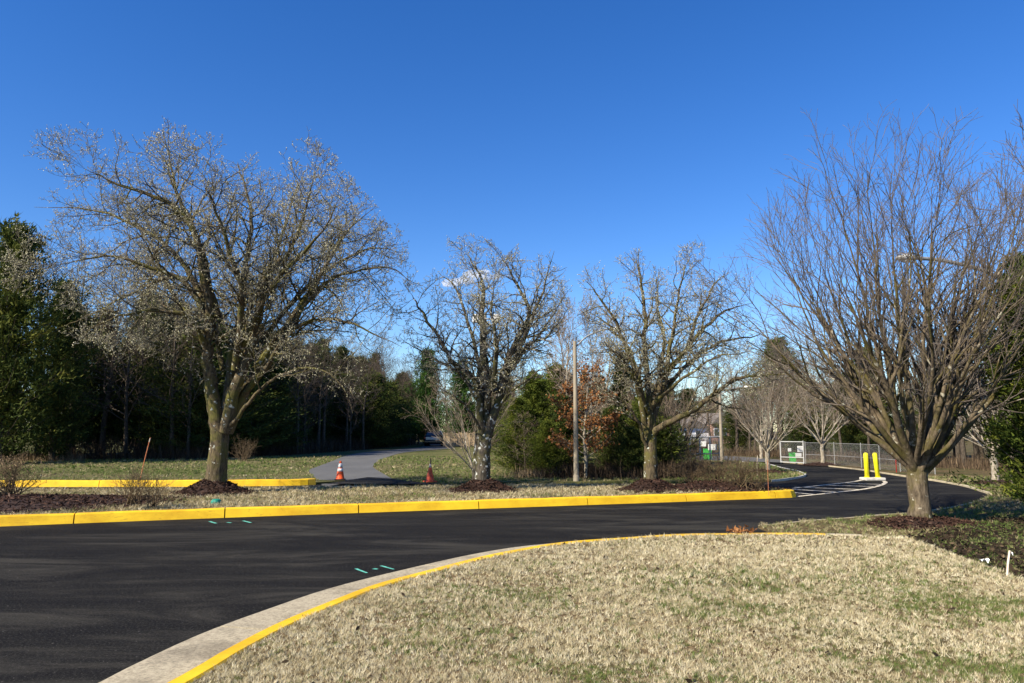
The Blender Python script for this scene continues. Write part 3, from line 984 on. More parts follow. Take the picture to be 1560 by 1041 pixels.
def buds_mesh(rng, twigs, per, size):
    C, D = [], []
    for p, _ in twigs:
        for k in range(per):
            t = 1.0 if k == 0 else rng.uniform(0.25, 0.95)
            i = min(int(t * (len(p) - 1)), len(p) - 2)
            f = t * (len(p) - 1) - i
            C.append(tuple(p[i].lerp(p[i + 1], f)))
    C = np.array(C)
    n = len(C)
    r = np.random.default_rng(n)
    s = size * r.uniform(0.5, 1.25, n)[:, None]
    C = C + r.normal(0, 1, (n, 3)) * 0.012
    base = np.array([[1, 0, -0.5], [-0.5, 0.87, -0.5], [-0.5, -0.87, -0.5], [0, 0, 1.3]])
    ang = r.uniform(0, 6.28, n)
    ca, sa = np.cos(ang), np.sin(ang)
    tl = r.normal(0, 0.5, (n, 2))
    v = []
    for b in base:
        x = b[0] * ca - b[1] * sa + tl[:, 0] * b[2]
        y = b[0] * sa + b[1] * ca + tl[:, 1] * b[2]
        v.append(C + np.stack([x, y, np.full(n, b[2])], 1) * s)
    V = np.stack(v, 1).reshape(-1, 3)
    k = np.arange(n)[:, None] * 4
    T = np.concatenate([k + np.array([[0, 1, 3]]), k + np.array([[1, 2, 3]]), k + np.array([[2, 0, 3]])])
    return np_mesh('buds', V, [T], attr={'tone': np.repeat(r.uniform(0, 1, n), 4)})


def sides_big(r):
    return 12 if r > 0.08 else (8 if r > 0.03 else (5 if r > 0.012 else 3))


def limb_from_px(px, ys, base, d, sc=None):
    """Photograph points at depth offsets -> tree-local points."""
    out = []
    for (x, y), dy in zip(px, ys):
        w = atd(x, y, base.y + dy)
        out.append(w - base)
    return out


PEAR = [
    dict(n=3.9, t0=0.26, ang=(54, 17), rr=0.50, shrink=0.35, tip=4),
    dict(len=1.55, rmax=0.030, seg=7, wob=0.17, up=0.04, taper=0.28, rmin=0.006, n=8.2, t0=0.18, ang=(50, 18), rr=0.55, shrink=0.45, tip=2),
    dict(len=0.62, rmax=0.012, seg=4, wob=0.22, up=0.05, taper=0.4, rmin=0.0045, n=10.5, t0=0.12, ang=(52, 20), rr=0.7, shrink=0.35, tip=1),
    dict(len=0.21, rmax=0.0058, seg=2, wob=0.25, up=0.12, taper=0.6, rmin=0.0042),
]


def pear_tree(name, base, label, trunk, limbs, seed, env, S=PEAR, bark='bark_pear', buds=3, bud_size=0.0118, zdrop=0.05):
    """trunk / limbs: local points and radii; the limbs carry the twigs."""
    rng = random.Random(seed)
    out = [[], [], [], []]
    wood = []
    for pts, r0, r1 in trunk:
        l = wiggle(rng, pts, 4, 0.008)
        k = len(l) - 1
        wood.append((l, [r0 + (r1 - r0) * (i / k) for i in range(k + 1)]))
    for pts, r0, r1, dens in limbs:
        l = wiggle(rng, pts, 4, 0.022)
        k = len(l) - 1
        rad = [max(0.0045, r0 * (1 - i / k) ** 0.85) for i in range(k + 1)]
        wood.append((l, rad))
        sprout(rng, l, rad, 0, S, out, env, n_mult=dens)
    root = empty(name, base, label=label, cat='tree')
    V, Q = tubes(wood + out[1], sides_big)
    mobj('trunk', np_mesh('trunk', V, [Q], smooth=True), MAT[bark], root)
    V, Q = tubes(out[2] + out[3], lambda r: 4 if r > 0.009 else 3)
    c = mobj('crown', np_mesh('crown', V, [Q], smooth=True), MAT['twig_pear'], root)
    if buds:
        b = mobj('buds', buds_mesh(rng, out[3], buds, bud_size), MAT['bud'], c)
        b['kind'] = 'stuff'
    return root


def ellip_env(cx, cy, cz, rx, ry, rz, lo=None, seed=0):
    r = random.Random(seed)
    ph = [r.uniform(0, 6.28) for _ in range(6)]

    def env(p):
        x, y, z = (p.x - cx) / rx, (p.y - cy) / ry, (p.z - cz) / rz
        q = math.sqrt(x * x + y * y + z * z)
        a = math.atan2(z, x)
        b = math.atan2(y, x)
        lim = 1 + 0.09 * math.sin(5 * a + ph[0]) + 0.07 * math.sin(9 * a + ph[1] + 2 * y) + 0.05 * math.sin(4 * b + ph[2])
        return q < lim and (lo is None or p.z > lo)
    return env


def outline_env(outline, base, ry, lo, seed):
    """A crown as wide and high as an outline seen from the front, rounded in depth."""
    P = [atd(x, y, base.y) - base for x, y in outline]
    P = [(p.x, p.z) for p in P]
    cx = sum(p[0] for p in P) / len(P)
    cz = sum(p[1] for p in P) / len(P)
    r = random.Random(seed)

    def env(p):
        k = 1 - (p.y / ry) ** 2
        if k <= 0.02 or p.z < lo:
            return False
        k = math.sqrt(k) * (1 + 0.04 * math.sin(p.x * 4.1 + p.z * 2.7) + r.gauss(0, 0.025))
        x, z = cx + (p.x - cx) / k, cz + (p.z - cz) / k
        c = False
        j = len(P) - 1
        for i in range(len(P)):
            xi, zi = P[i]
            xj, zj = P[j]
            if (zi > z) != (zj > z) and x < (xj - xi) * (z - zi) / (zj - zi) + xi:
                c = not c
            j = i
        return c
    return env


def crop(ox, oy, s):
    return lambda pts: [(ox + x / s, oy + y / s) for x, y in pts]


# --- the widest pear on the left
c1 = crop(0, 160, 1.735)
B1 = T1
tp = lambda px, ys, B=B1, c=c1: limb_from_px(c(px), ys, B, 0)
trunk1 = [([Vector((0.06, 0, 0.05)), Vector((0.07, 0, 0.35)), Vector((0.09, 0, 0.9)), Vector((0.10, 0, 1.65))], 0.275, 0.205)]
trunk1[0][0][0].x = 0.06
limbs1 = [
    (tp([(580, 875), (566, 800), (556, 730), (548, 660), (552, 590), (546, 480), (510, 330), (440, 255), (310, 210), (222, 168)], [0, 0, -.1, -.15, -.2, -.3, -.5, -.7, -.9, -1.1]), 0.19, 0.012, 1.0),
    (tp([(575, 560), (540, 420), (500, 300), (462, 230), (450, 150), (432, 60)], [-.2, -.1, 0, .2, .3, .4]), 0.085, 0.010, 1.1),
    (tp([(590, 860), (604, 760), (616, 660), (630, 580), (645, 450), (662, 330), (652, 220), (628, 150)], [0, .1, .2, .3, .4, .5, .7, .9]), 0.15, 0.010, 1.1),
    (tp([(592, 865), (625, 740), (662, 640), (690, 540), (706, 440), (756, 400), (800, 310), (835, 150)], [-.05, -.15, -.3, -.5, -.6, -.8, -1.0, -1.2]), 0.16, 0.010, 1.1),
    (tp([(600, 865), (640, 770), (690, 680), (735, 610), (830, 480), (905, 350), (985, 275)], [.05, .15, .3, .4, .6, .9, 1.1]), 0.15, 0.010, 1.1),
    (tp([(640, 770), (705, 690), (765, 600), (860, 565), (960, 590), (1062, 640)], [.1, -.2, -.5, -.9, -1.2, -1.4]), 0.085, 0.008, 1.0),
    (tp([(760, 600), (850, 480), (930, 440), (1030, 430), (1085, 470)], [-.5, -.6, -.7, -.8, -.9]), 0.055, 0.007, 1.0),
    (tp([(600, 855), (640, 810), (675, 765), (740, 715), (830, 695), (900, 740), (932, 815)], [-.1, -.4, -.6, -.9, -1.1, -1.2, -1.25]), 0.052, 0.010, 0.4),
    (tp([(550, 650), (510, 570), (420, 545), (310, 560), (190, 618)], [-.2, -.7, -1.1, -1.5, -1.8]), 0.07, 0.008, 1.1),
    (tp([(556, 580), (490, 470), (400, 430), (280, 400), (120, 432)], [-.1, -.3, -.5, -.8, -1.0]), 0.08, 0.008, 1.1),
    (tp([(560, 560), (470, 400), (380, 330), (250, 280), (90, 270)], [.1, .5, .8, 1.1, 1.3]), 0.075, 0.008, 1.1),
    (tp([(590, 700), (560, 560), (500, 460), (380, 480), (230, 560), (150, 590)], [.2, .7, 1.2, 1.7, 2.1, 2.3]), 0.075, 0.008, 1.1),
    (tp([(610, 720), (650, 560), (720, 420), (770, 260), (800, 190)], [.3, .9, 1.5, 2.0, 2.3]), 0.085, 0.009, 1.1),
    (tp([(640, 700), (740, 560), (860, 440), (980, 380), (1060, 390)], [.4, 1.0, 1.6, 2.1, 2.4]), 0.08, 0.008, 1.1),
    (tp([(620, 700), (640, 520), (600, 370), (560, 260), (540, 190)], [-.3, -1.0, -1.6, -2.0, -2.3]), 0.085, 0.009, 1.1),
    (tp([(640, 640), (720, 480), (830, 360), (900, 240)], [-.4, -1.1, -1.8, -2.3]), 0.07, 0.008, 1.1),
    (tp([(560, 620), (470, 520), (400, 380), (330, 260)], [.2, 1.0, 1.9, 2.6]), 0.07, 0.008, 1.1),
    (tp([(548, 660), (505, 640), (470, 650), (440, 645)], [-.2, -.4, -.6, -.7]), 0.03, 0.006, 1.5),
]
env1 = outline_env([(45, 480), (36, 300), (125, 200), (185, 205), (250, 176), (310, 232), (420, 228), (485, 228), (560, 285), (632, 345), (640, 430), (625, 530), (560, 610), (430, 630), (250, 570), (110, 545)], B1, 4.6, 1.15, 3)
pear_tree('pear_tree', B1, 'widest budding tree with lichened forked trunk, rising from the cone of mulch', trunk1, limbs1, 7, env1)

# --- the middle pear
c2 = crop(560, 340, 2.479)
B2 = T2
tp = lambda px, ys: limb_from_px(c2(px), ys, B2, 0)
trunk2 = [([Vector((-0.02, 0, 0.05)), Vector((0.0, 0, 0.6)), Vector((0.02, 0, 1.25))], 0.20, 0.17), ([Vector((-0.2, 0.12, 0.1)), Vector((-0.19, 0.14, 0.7)), Vector((-0.12, 0.1, 1.4))], 0.085, 0.08)]
limbs2 = [
    (tp([(436, 830), (425, 700), (398, 590), (330, 535), (272, 440), (195, 315), (160, 262)], [0, -.1, -.2, -.4, -.6, -.8, -.9]), 0.11, 0.008, 1.1),
    (tp([(440, 830), (442, 650), (436, 500), (432, 350), (434, 220), (372, 110)], [.05, .1, .1, .15, .2, .3]), 0.155, 0.010, 1.0),
    (tp([(446, 830), (500, 650), (522, 530), (572, 430), (612, 330), (545, 195), (505, 120)], [0, -.1, -.2, -.3, -.4, -.6, -.7]), 0.12, 0.008, 1.1),
    (tp([(455, 810), (532, 560), (602, 400), (662, 260), (705, 105)], [.1, .3, .5, .7, .9]), 0.10, 0.008, 1.1),
    (tp([(522, 540), (600, 465), (690, 420), (770, 310)], [-.2, -.4, -.7, -.9]), 0.055, 0.007, 1.1),
    (tp([(410, 660), (340, 560), (230, 500), (122, 432)], [-.2, .2, .6, .9]), 0.055, 0.007, 1.1),
    (tp([(436, 700), (420, 540), (380, 380), (330, 240), (270, 190)], [.2, .6, 1.0, 1.3, 1.5]), 0.075, 0.008, 1.1),
    (tp([(450, 700), (490, 520), (480, 400), (470, 300), (480, 200)], [-.2, -.7, -1.1, -1.3, -1.5]), 0.075, 0.008, 1.1),
    (tp([(470, 720), (560, 620), (650, 560), (730, 520)], [0, -.5, -.9, -1.2]), 0.045, 0.007, 0.9),
    (tp([(480, 640), (580, 500), (680, 380), (760, 250)], [.3, .9, 1.3, 1.6]), 0.06, 0.007, 1.1),
    (tp([(425, 780), (380, 700), (300, 640), (250, 600)], [-.2, -.6, -.9, -1.1]), 0.035, 0.006, 0.8),
]
S2 = [dict(s) for s in PEAR]
S2[0]['n'] = 4.4
S2[1]['len'] = 1.0
S2[2]['n'] = 10
S2[2]['len'] = 0.46
env2 = outline_env([(596, 480), (616, 425), (650, 388), (708, 358), (748, 366), (772, 394), (800, 376), (848, 366), (876, 398), (884, 450), (864, 510), (834, 570), (790, 630), (700, 640), (640, 580), (605, 545)], B2, 2.4, 0.9, 5)
pear_tree('pear_tree', B2, 'dark twisted budding tree with white lichened trunk, next to the faded orange cone', trunk2, limbs2, 17, env2, S2, 'bark_pear2')

# --- the right-hand pear
c3 = crop(820, 360, 2.602)
B3 = T3
tp = lambda px, ys: limb_from_px(c3(px), ys, B3, 0)
trunk3 = [([Vector((0.0, 0, 0.05)), Vector((0.0, 0, 0.6)), Vector((0.01, 0, 1.1)), Vector((0.02, 0, 1.35))], 0.19, 0.14)]
limbs3 = [
    (tp([(438, 840), (440, 740), (440, 640), (426, 480), (420, 300), (402, 160), (390, 80)], [0, 0, 0, .1, .2, .2, .3]), 0.12, 0.008, 1.1),
    (tp([(440, 840), (470, 765), (560, 722), (680, 640), (780, 572), (900, 550), (1020, 556)], [0, -.1, -.4, -.7, -1.0, -1.2, -1.4]), 0.10, 0.009, 0.9),
    (tp([(442, 790), (482, 640), (522, 530), (592, 440), (682, 340), (762, 285), (850, 265)], [.05, .1, .2, .3, .5, .6, .7]), 0.10, 0.008, 1.2),
    (tp([(434, 790), (402, 640), (372, 500), (312, 350), (242, 240), (185, 175)], [0, -.2, -.3, -.5, -.7, -.8]), 0.085, 0.008, 1.1),
    (tp([(442, 720), (500, 560), (532, 400), (562, 210), (592, 95)], [0, -.2, -.5, -.8, -1.0]), 0.08, 0.008, 1.1),
    (tp([(592, 440), (642, 300), (702, 185), (755, 150)], [.3, .4, .5, .5]), 0.05, 0.007, 1.2),
    (tp([(430, 830), (385, 720), (320, 640), (210, 600)], [-.1, -.4, -.7, -.9]), 0.05, 0.007, 1.0),
    (tp([(436, 760), (400, 560), (350, 430), (260, 340), (200, 300)], [.1, .6, 1.0, 1.3, 1.5]), 0.07, 0.008, 1.1),
    (tp([(445, 740), (480, 560), (500, 400), (470, 250), (480, 130)], [.2, .7, 1.1, 1.4, 1.6]), 0.075, 0.008, 1.1),
    (tp([(500, 620), (600, 500), (720, 420), (840, 400), (900, 380)], [.2, .7, 1.1, 1.4, 1.5]), 0.06, 0.007, 1.1),
    (tp([(480, 640), (580, 560), (700, 480), (820, 460)], [-.2, -.7, -1.1, -1.4]), 0.05, 0.007, 1.1),
    (tp([(436, 700), (380, 560), (320, 470), (230, 440)], [-.1, -.7, -1.1, -1.4]), 0.05, 0.007, 1.1),
]
env3 = outline_env([(872, 440), (893, 402), (945, 388), (975, 378), (1000, 398), (1020, 381), (1058, 377), (1068, 407), (1112, 400), (1154, 428), (1162, 490), (1145, 565), (1100, 625), (1040, 650), (960, 650), (895, 595), (866, 520)], B3, 2.5, 0.95, 9)
e3 = lambda p: env3(p) or (p.x > 1.6 and p.x < 4.2 and 1.9 < p.z < 3.2)
pear_tree('pear_tree', B3, 'spreading budding tree with one long low limb reaching over the brown bushes', trunk3, limbs3, 27, e3, S2, 'bark_pear')

# --- vase-shaped zelkovas
ZEL = [
    dict(n=2.3, t0=0.22, ang=(23, 8), rr=0.66, shrink=0.45, tip=2),
    dict(len=1.7, rmax=0.034, seg=7, wob=0.11, up=0.04, taper=0.28, rmin=0.006, n=3.7, t0=0.15, ang=(27, 9), rr=0.6, shrink=0.45, tip=2),
    dict(len=0.85, rmax=0.011, seg=4, wob=0.14, up=0.04, taper=0.4, rmin=0.0035, n=5.0, t0=0.12, ang=(32, 10), rr=0.7, shrink=0.45, tip=1),
    dict(len=0.32, rmax=0.005, seg=2, wob=0.18, up=0.03, taper=0.55, rmin=0.0028),
]


def zelkova(name, base, label, H, fork, r_tr, spread, n_limbs, seed, S=ZEL, bark='bark_zel', twig='twig_zel', lean=(0, 0), parts4=True, group=None, limb_r=0.36, rb=None):
    rng = random.Random(seed)
    out = [[], [], [], []]
    wood = []
    rb = rb or r_tr
    wood.append((wiggle(rng, [Vector((0, 0, 0)), Vector((0.01, 0, fork * 0.3)), Vector((0, 0.01, fork * 0.7)), Vector((0.02, 0, fork * 1.02)), Vector((0.03, 0, fork * 1.25))], 3, 0.006),
                 [rb * 1.12, rb * 1.06, rb * 1.02] + [r_tr] * 7 + [r_tr * 0.98, r_tr * 0.9, r_tr * 0.7]))
    for k in range(n_limbs):
        f = (k + 0.5) / n_limbs
        az = k * 2.39996 + rng.uniform(-0.25, 0.25)
        incl = math.radians(6 + 50 * f ** 0.85) * spread
        Lh = H - fork
        L = Lh * (1.02 - 0.26 * f) * rng.uniform(0.88, 1.06) / max(math.cos(incl * 0.62), 0.5) * 0.93
        z0 = fork * rng.uniform(0.88, 1.2) if f < 0.5 else fork * rng.uniform(0.85, 1.02)
        p = Vector((math.cos(az) * r_tr * 0.55, math.sin(az) * r_tr * 0.55, z0))
        d = Vector((math.cos(az) * math.sin(incl * 1.1), math.sin(az) * math.sin(incl * 1.1), math.cos(incl * 1.1)))
        d = (d + Vector((lean[0], lean[1], 0)) * 0.3).normalized()
        pts = [p]
        n = 12
        for i in range(n):
            d = (d + UP * 0.03 + Vector((rng.gauss(0, 1), rng.gauss(0, 1), rng.gauss(0, .5))) * 0.065).normalized()
            p = p + d * (L / n)
            pts.append(p)
        r0 = r_tr * limb_r * rng.uniform(0.62, 1.1)
        rad = [max(0.006, r0 * (1 - i / n) ** 0.85) for i in range(n + 1)]
        wood.append((pts, rad))
        sprout(rng, pts, rad, 0, S, out, None)
    root = empty(name, base, label=label, cat='tree', group=group)
    V, Q = tubes(wood + out[1], sides_big)
    mobj('trunk', np_mesh('trunk', V, [Q], smooth=True), MAT[bark], root)
    V, Q = tubes(out[2] + out[3], lambda r: 4 if r > 0.009 else 3)
    mobj('crown', np_mesh('crown', V, [Q], smooth=True), MAT[twig], root)
    return root


zelkova('zelkova_tree', TZ, 'large bare vase shaped tree with stout mossy trunk beside the bend', 6.05, 0.98, 0.165, 0.84, 32, 5, rb=0.185, limb_r=0.42, lean=(-0.02, 0))

ZS = [dict(s) for s in ZEL]
ZS[0].update(n=2.6)
ZS[1].update(len=1.15, n=4.0, rmax=0.016, rmin=0.005)
ZS[2].update(len=0.55, n=6.0, rmax=0.008, rmin=0.004)
ZS[3].update(len=0.24, rmax=0.005, rmin=0.0035)
zelkova('young_zelkova', (p4.x, p4.y, 0.10), 'young bare tree with chalky pale trunk on the grassy point', 3.75, 0.78, 0.085, 0.95, 16, 15, ZS, 'bark_pale', 'twig_pale')
zelkova('young_zelkova', (p5.x, p5.y, 0.10), 'young bare tree with pale trunk in front of the chain link fence', 4.4, 0.95, 0.09, 0.9, 15, 16, ZS, 'bark_pale', 'twig_pale')
zelkova('young_zelkova', (p6.x, p6.y, 0.10), 'grey bare tree on the grass beyond the right end of the bend', 3.9, 0.95, 0.10, 1.05, 18, 18, ZS, 'bark_pale', 'twig_zel')
p7 = at(1036, 722, 0.06)
zelkova('young_zelkova', (p7.x, p7.y, 0.05), 'dark trunked bare tree directly behind the brown bushes', 3.6, 0.7, 0.13, 1.0, 18, 19, ZS, 'bark_wood', 'twig_pale', lean=(-0.3, 0.3))
p8 = at(1160, 699.5, 0.05)
zelkova('young_zelkova', (p8.x, p8.y, 0.05), 'small pale trunk far behind the grassy point, between the two gates', 3.6, 1.0, 0.09, 0.9, 12, 20, ZS, 'bark_pale', 'twig_wood')
p9 = at(722, 735, 0.06) + Vector((0, 2.2, 0))
zelkova('young_zelkova', (p9.x - 0.1, p9.y, 0.05), 'pale multi stemmed bare sapling behind the dark twisted tree', 3.1, 0.25, 0.06, 0.85, 11, 24, ZS, 'bark_pale', 'twig_pale', lean=(-0.5, 0), limb_r=0.5)


# ------------------------------------------------------------------ evergreens
def leaf_tris(C, D, l, w, r):
    """Slender triangles at C pointing along D."""
    n = len(C)
    s = r.normal(0, 1, (n, 3))
    s -= D * (s * D).sum(1)[:, None]
    s /= np.linalg.norm(s, axis=1)[:, None] + 1e-9
    L = l * r.uniform(0.6, 1.3, n)[:, None]
    W = w * r.uniform(0.6, 1.3, n)[:, None]
    V = np.stack([C - s * W, C + s * W, C + D * L], 1).reshape(-1, 3)
    return V


def conifer_meshes(seed, H, R, n_br, per, leaf, prof, z0=0.08, droop=0.1, clump=0.22, gap=0.0):
    r = np.random.default_rng(seed)
    wood = [([Vector((0, 0, -0.1)), Vector((r.normal(0, .02) * H * .1, 0, H * .35)), Vector((r.normal(0, .03) * H * .1, r.normal(0, .03) * H * .1, H * .7)), Vector((0, 0, H * 0.98))],
             [H * 0.017 + 0.03, H * 0.013 + 0.02, H * 0.007 + 0.01, 0.008])]
    Vs, Ts = [], []
    for k in range(n_br):
        u = (k + r.uniform()) / n_br
        t = z0 + (1 - z0) * u ** 0.9
        az = k * 2.39996 + r.normal(0, 0.3)
        lump = 1 + 0.22 * math.sin(az * 2 + 5 * t + seed) + 0.15 * math.sin(az * 3 - 11 * t)
        Rb = R * prof(t) * r.uniform(0.62, 1.12) * lump
        if r.uniform() < gap:
            Rb *= 0.55
        zb = t * H
        el = r.normal(0.25, 0.15) + 0.5 * t - droop
        d = np.array([math.cos(az) * math.cos(el), math.sin(az) * math.cos(el), math.sin(el)])
        p0 = np.array([0, 0, max(zb - math.sin(el) * Rb * 0.7, 0.05 * H)])
        p1 = p0 + d * Rb + np.array([0, 0, 0.04 * H])
        wood.append(([Vector(p0), Vector(p0 * .5 + p1 * .5 + np.array([0, 0, -.02 * H])), Vector(p1)], [0.012 + 0.004 * H * .5, 0.010, 0.004]))
        m = per
        f = 1 - np.abs(r.normal(0, 0.33, m))
        f = np.clip(f, 0.12, 1.05)
        cs = clump * (0.5 + 0.5 * Rb / R) * (H / 6) ** 0.5
        # sprays: a handful of sub-clumps along the branch
        sub = r.normal(0, 1, (7, 3)) * cs * np.array([1, 1, 0.7])
        si = r.integers(0, 7, m)
        fs = np.clip(0.35 + 0.65 * (np.arange(7) / 6), 0, 1)[si]
        c = p0 + (p1 - p0) * (fs * f)[:, None] + sub[si] + r.normal(0, 1, (m, 3)) * cs * 0.34
        dv = d[None] * 0.8 + r.normal(0, 0.55, (m, 3)) + np.array([0, 0, 0.35])
        dv /= np.linalg.norm(dv, axis=1)[:, None]
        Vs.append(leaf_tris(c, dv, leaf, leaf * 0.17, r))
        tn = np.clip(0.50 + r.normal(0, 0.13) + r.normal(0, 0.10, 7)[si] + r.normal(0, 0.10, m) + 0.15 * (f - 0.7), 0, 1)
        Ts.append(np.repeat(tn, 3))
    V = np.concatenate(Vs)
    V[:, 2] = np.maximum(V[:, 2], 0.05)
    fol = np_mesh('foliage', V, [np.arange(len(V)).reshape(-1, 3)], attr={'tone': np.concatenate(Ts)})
    V, Q = tubes(wood, lambda q: 7 if q > 0.05 else 4)
    return np_mesh('trunk', V, [Q], smooth=True), fol


def cone_prof(t):
    return max(0.04, (1 - t) ** 0.8 * min(1.0, 0.55 + 2.2 * t))


def egg_prof(t):
    return max(0.05, math.sin(math.pi * min(1, 0.16 + 0.84 * t)) ** 0.75)


def column_prof(t):
    return max(0.05, (1 - t ** 2.2) * min(1.0, 0.6 + 1.6 * t))


CED = [conifer_meshes(31, 7.0, 2.0, 150, 200, 0.15, cone_prof, 0.05, clump=0.30, gap=0.3),
       conifer_meshes(32, 7.0, 2.2, 150, 200, 0.15, egg_prof, 0.05, clump=0.32, gap=0.3),
       conifer_meshes(33, 7.0, 1.7, 140, 200, 0.15, column_prof, 0.04, clump=0.30, gap=0.3)]
PINE = conifer_meshes(36, 9.0, 2.2, 170, 110, 0.17, egg_prof, 0.42, clump=0.26)


def place(meshes, names, mats, name, loc, sc, rz, label, cat='tree', group=None, mesh_sets={}):
    """A tree that shares its mesh data with others of its kind (object-level materials)."""
    root = empty(name, loc, rz, label=label, cat=cat, group=group)
    root.scale = sc if hasattr(sc, '__len__') else (sc, sc, sc)
    for me, nm, m in zip(meshes, names, mats):
        if len(me.materials) == 0:
            me.materials.append(MAT[m])
        o = bpy.data.objects.new(nm, me)
        o.material_slots[0].link = 'OBJECT'
        o.material_slots[0].material = MAT[m]
        link(o, root)
    return root


def cedar(kind, loc, H, W, rz, label, mat='cedar', group=None, name='cedar_tree'):
    h0, w0 = (9.0, 2.2) if kind == 'pine' else (7.0, (2.0, 2.2, 1.7)[kind])
    ms = PINE if kind == 'pine' else CED[kind]
    return place(ms, ('trunk', 'foliage'), ('bark_wood', mat), name, loc, (W / w0, W / w0, H / h0), rz, label, group=group)


def gpt(px, y, z=0.05):
    """Ground point below pixel column px at distance y."""
    return Vector(((px - 780) / F * (y * CT + (z - CAM_H) * ST), y, z))


def H_at(py, y, z=0.05):
    return atd(780, py, y).z - z


# conifers one can single out
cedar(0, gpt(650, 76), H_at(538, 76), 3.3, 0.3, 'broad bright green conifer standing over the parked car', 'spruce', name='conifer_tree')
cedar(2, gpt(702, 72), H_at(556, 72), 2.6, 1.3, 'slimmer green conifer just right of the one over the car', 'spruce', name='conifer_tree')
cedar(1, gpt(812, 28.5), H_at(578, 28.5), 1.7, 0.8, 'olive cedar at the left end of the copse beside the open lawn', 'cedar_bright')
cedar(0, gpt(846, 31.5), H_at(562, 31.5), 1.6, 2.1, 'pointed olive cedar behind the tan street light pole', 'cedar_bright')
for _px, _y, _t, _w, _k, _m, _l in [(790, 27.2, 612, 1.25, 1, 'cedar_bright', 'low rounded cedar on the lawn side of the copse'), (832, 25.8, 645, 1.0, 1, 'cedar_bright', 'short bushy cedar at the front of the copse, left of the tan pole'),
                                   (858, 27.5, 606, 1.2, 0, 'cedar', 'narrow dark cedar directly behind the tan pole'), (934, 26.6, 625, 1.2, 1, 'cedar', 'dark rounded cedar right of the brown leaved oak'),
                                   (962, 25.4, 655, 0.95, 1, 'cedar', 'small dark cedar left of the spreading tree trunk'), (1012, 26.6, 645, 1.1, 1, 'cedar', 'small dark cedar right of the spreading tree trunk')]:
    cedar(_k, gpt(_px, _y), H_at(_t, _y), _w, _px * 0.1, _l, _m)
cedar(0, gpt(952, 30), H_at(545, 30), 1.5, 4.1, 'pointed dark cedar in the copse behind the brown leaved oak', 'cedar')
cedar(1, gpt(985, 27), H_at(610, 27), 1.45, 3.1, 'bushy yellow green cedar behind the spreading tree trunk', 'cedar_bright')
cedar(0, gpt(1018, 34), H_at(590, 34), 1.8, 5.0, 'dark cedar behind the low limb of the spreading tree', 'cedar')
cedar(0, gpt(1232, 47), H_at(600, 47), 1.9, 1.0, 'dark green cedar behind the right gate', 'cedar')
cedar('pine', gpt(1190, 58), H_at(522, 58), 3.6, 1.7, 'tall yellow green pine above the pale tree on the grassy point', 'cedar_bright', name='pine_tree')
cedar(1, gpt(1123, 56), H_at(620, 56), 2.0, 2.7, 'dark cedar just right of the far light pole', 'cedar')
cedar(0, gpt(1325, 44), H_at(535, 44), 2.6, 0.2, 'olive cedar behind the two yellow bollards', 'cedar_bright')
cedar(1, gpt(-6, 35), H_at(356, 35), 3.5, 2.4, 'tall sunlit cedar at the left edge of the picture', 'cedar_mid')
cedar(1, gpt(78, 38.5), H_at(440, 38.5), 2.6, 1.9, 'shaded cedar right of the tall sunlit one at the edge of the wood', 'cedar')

# the near cedar at the right edge
rt, rf = conifer_meshes(77, 4.4, 1.0, 130, 480, 0.085, egg_prof, 0.10, clump=0.22, gap=0.25)
nc = empty('cedar_tree', (8.82, 12.5, 0.04), label='yellow green cedar cut by the right edge of the picture', cat='tree')
mobj('trunk', rt, MAT['bark_wood'], nc)
mobj('foliage', rf, MAT['cedar_bright'], nc)

# ------------------------------------------------------------------ bare woodland trees
WOOD = [
    dict(n=2.4, t0=0.30, ang=(46, 12), rr=0.5, shrink=0.55, tip=3),
    dict(len=3.0, rmax=0.045, seg=6, wob=0.10, up=0.06, taper=0.25, rmin=0.010, n=2.6, t0=0.2, ang=(42, 12), rr=0.55, shrink=0.45, tip=2),
    dict(len=1.15, rmax=0.018, seg=4, wob=0.15, up=0.05, taper=0.4, rmin=0.008, n=4.2, t0=0.15, ang=(40, 14), rr=0.7, shrink=0.4, tip=1),
    dict(len=0.5, rmax=0.010, seg=2, wob=0.2, up=0.05, taper=0.6, rmin=0.006),
]


def bare_meshes(seed, H, r0, S=WOOD, t0=0.3, dens=1.0):
    rng = random.Random(seed)
    out = [[], [], [], []]
    pts = [Vector((0, 0, -0.15))]
    d = Vector((rng.gauss(0, .03), rng.gauss(0, .03), 1))
    n = 10
    for i in range(n):
        d = (d + Vector((rng.gauss(0, .05), rng.gauss(0, .05), 0.1))).normalized()
        pts.append(pts[-1] + d * (H / n))
    rad = [r0 * (1 - 0.93 * (i / n) ** 0.9) for i in range(n + 1)]
    sprout(rng, pts, rad, 0, S, out, None, dens, t0)
    V, Q = tubes([(pts, rad)] + out[1], lambda r: 8 if r > 0.05 else (5 if r > 0.02 else 4))
    a = np_mesh('trunk', V, [Q], smooth=True)
    V, Q = tubes(out[2] + out[3], lambda r: 3)
    return a, np_mesh('crown', V, [Q], smooth=True)


DENSE = [dict(q) for q in WOOD]
DENSE[0].update(n=3.0)
DENSE[1].update(n=3.6, rmin=0.016, len=2.6)
DENSE[2].update(n=5.5, rmin=0.014, rmax=0.024)
DENSE[3].update(rmin=0.011, rmax=0.016)
BARE = [bare_meshes(41, 10, 0.15), bare_meshes(42, 10, 0.13, t0=0.2), bare_meshes(43, 10, 0.17, t0=0.4), bare_meshes(44, 10, 0.12, t0=0.12, dens=1.2), bare_meshes(45, 10, 0.14, DENSE, 0.25), bare_meshes(46, 10, 0.14, DENSE, 0.3)]


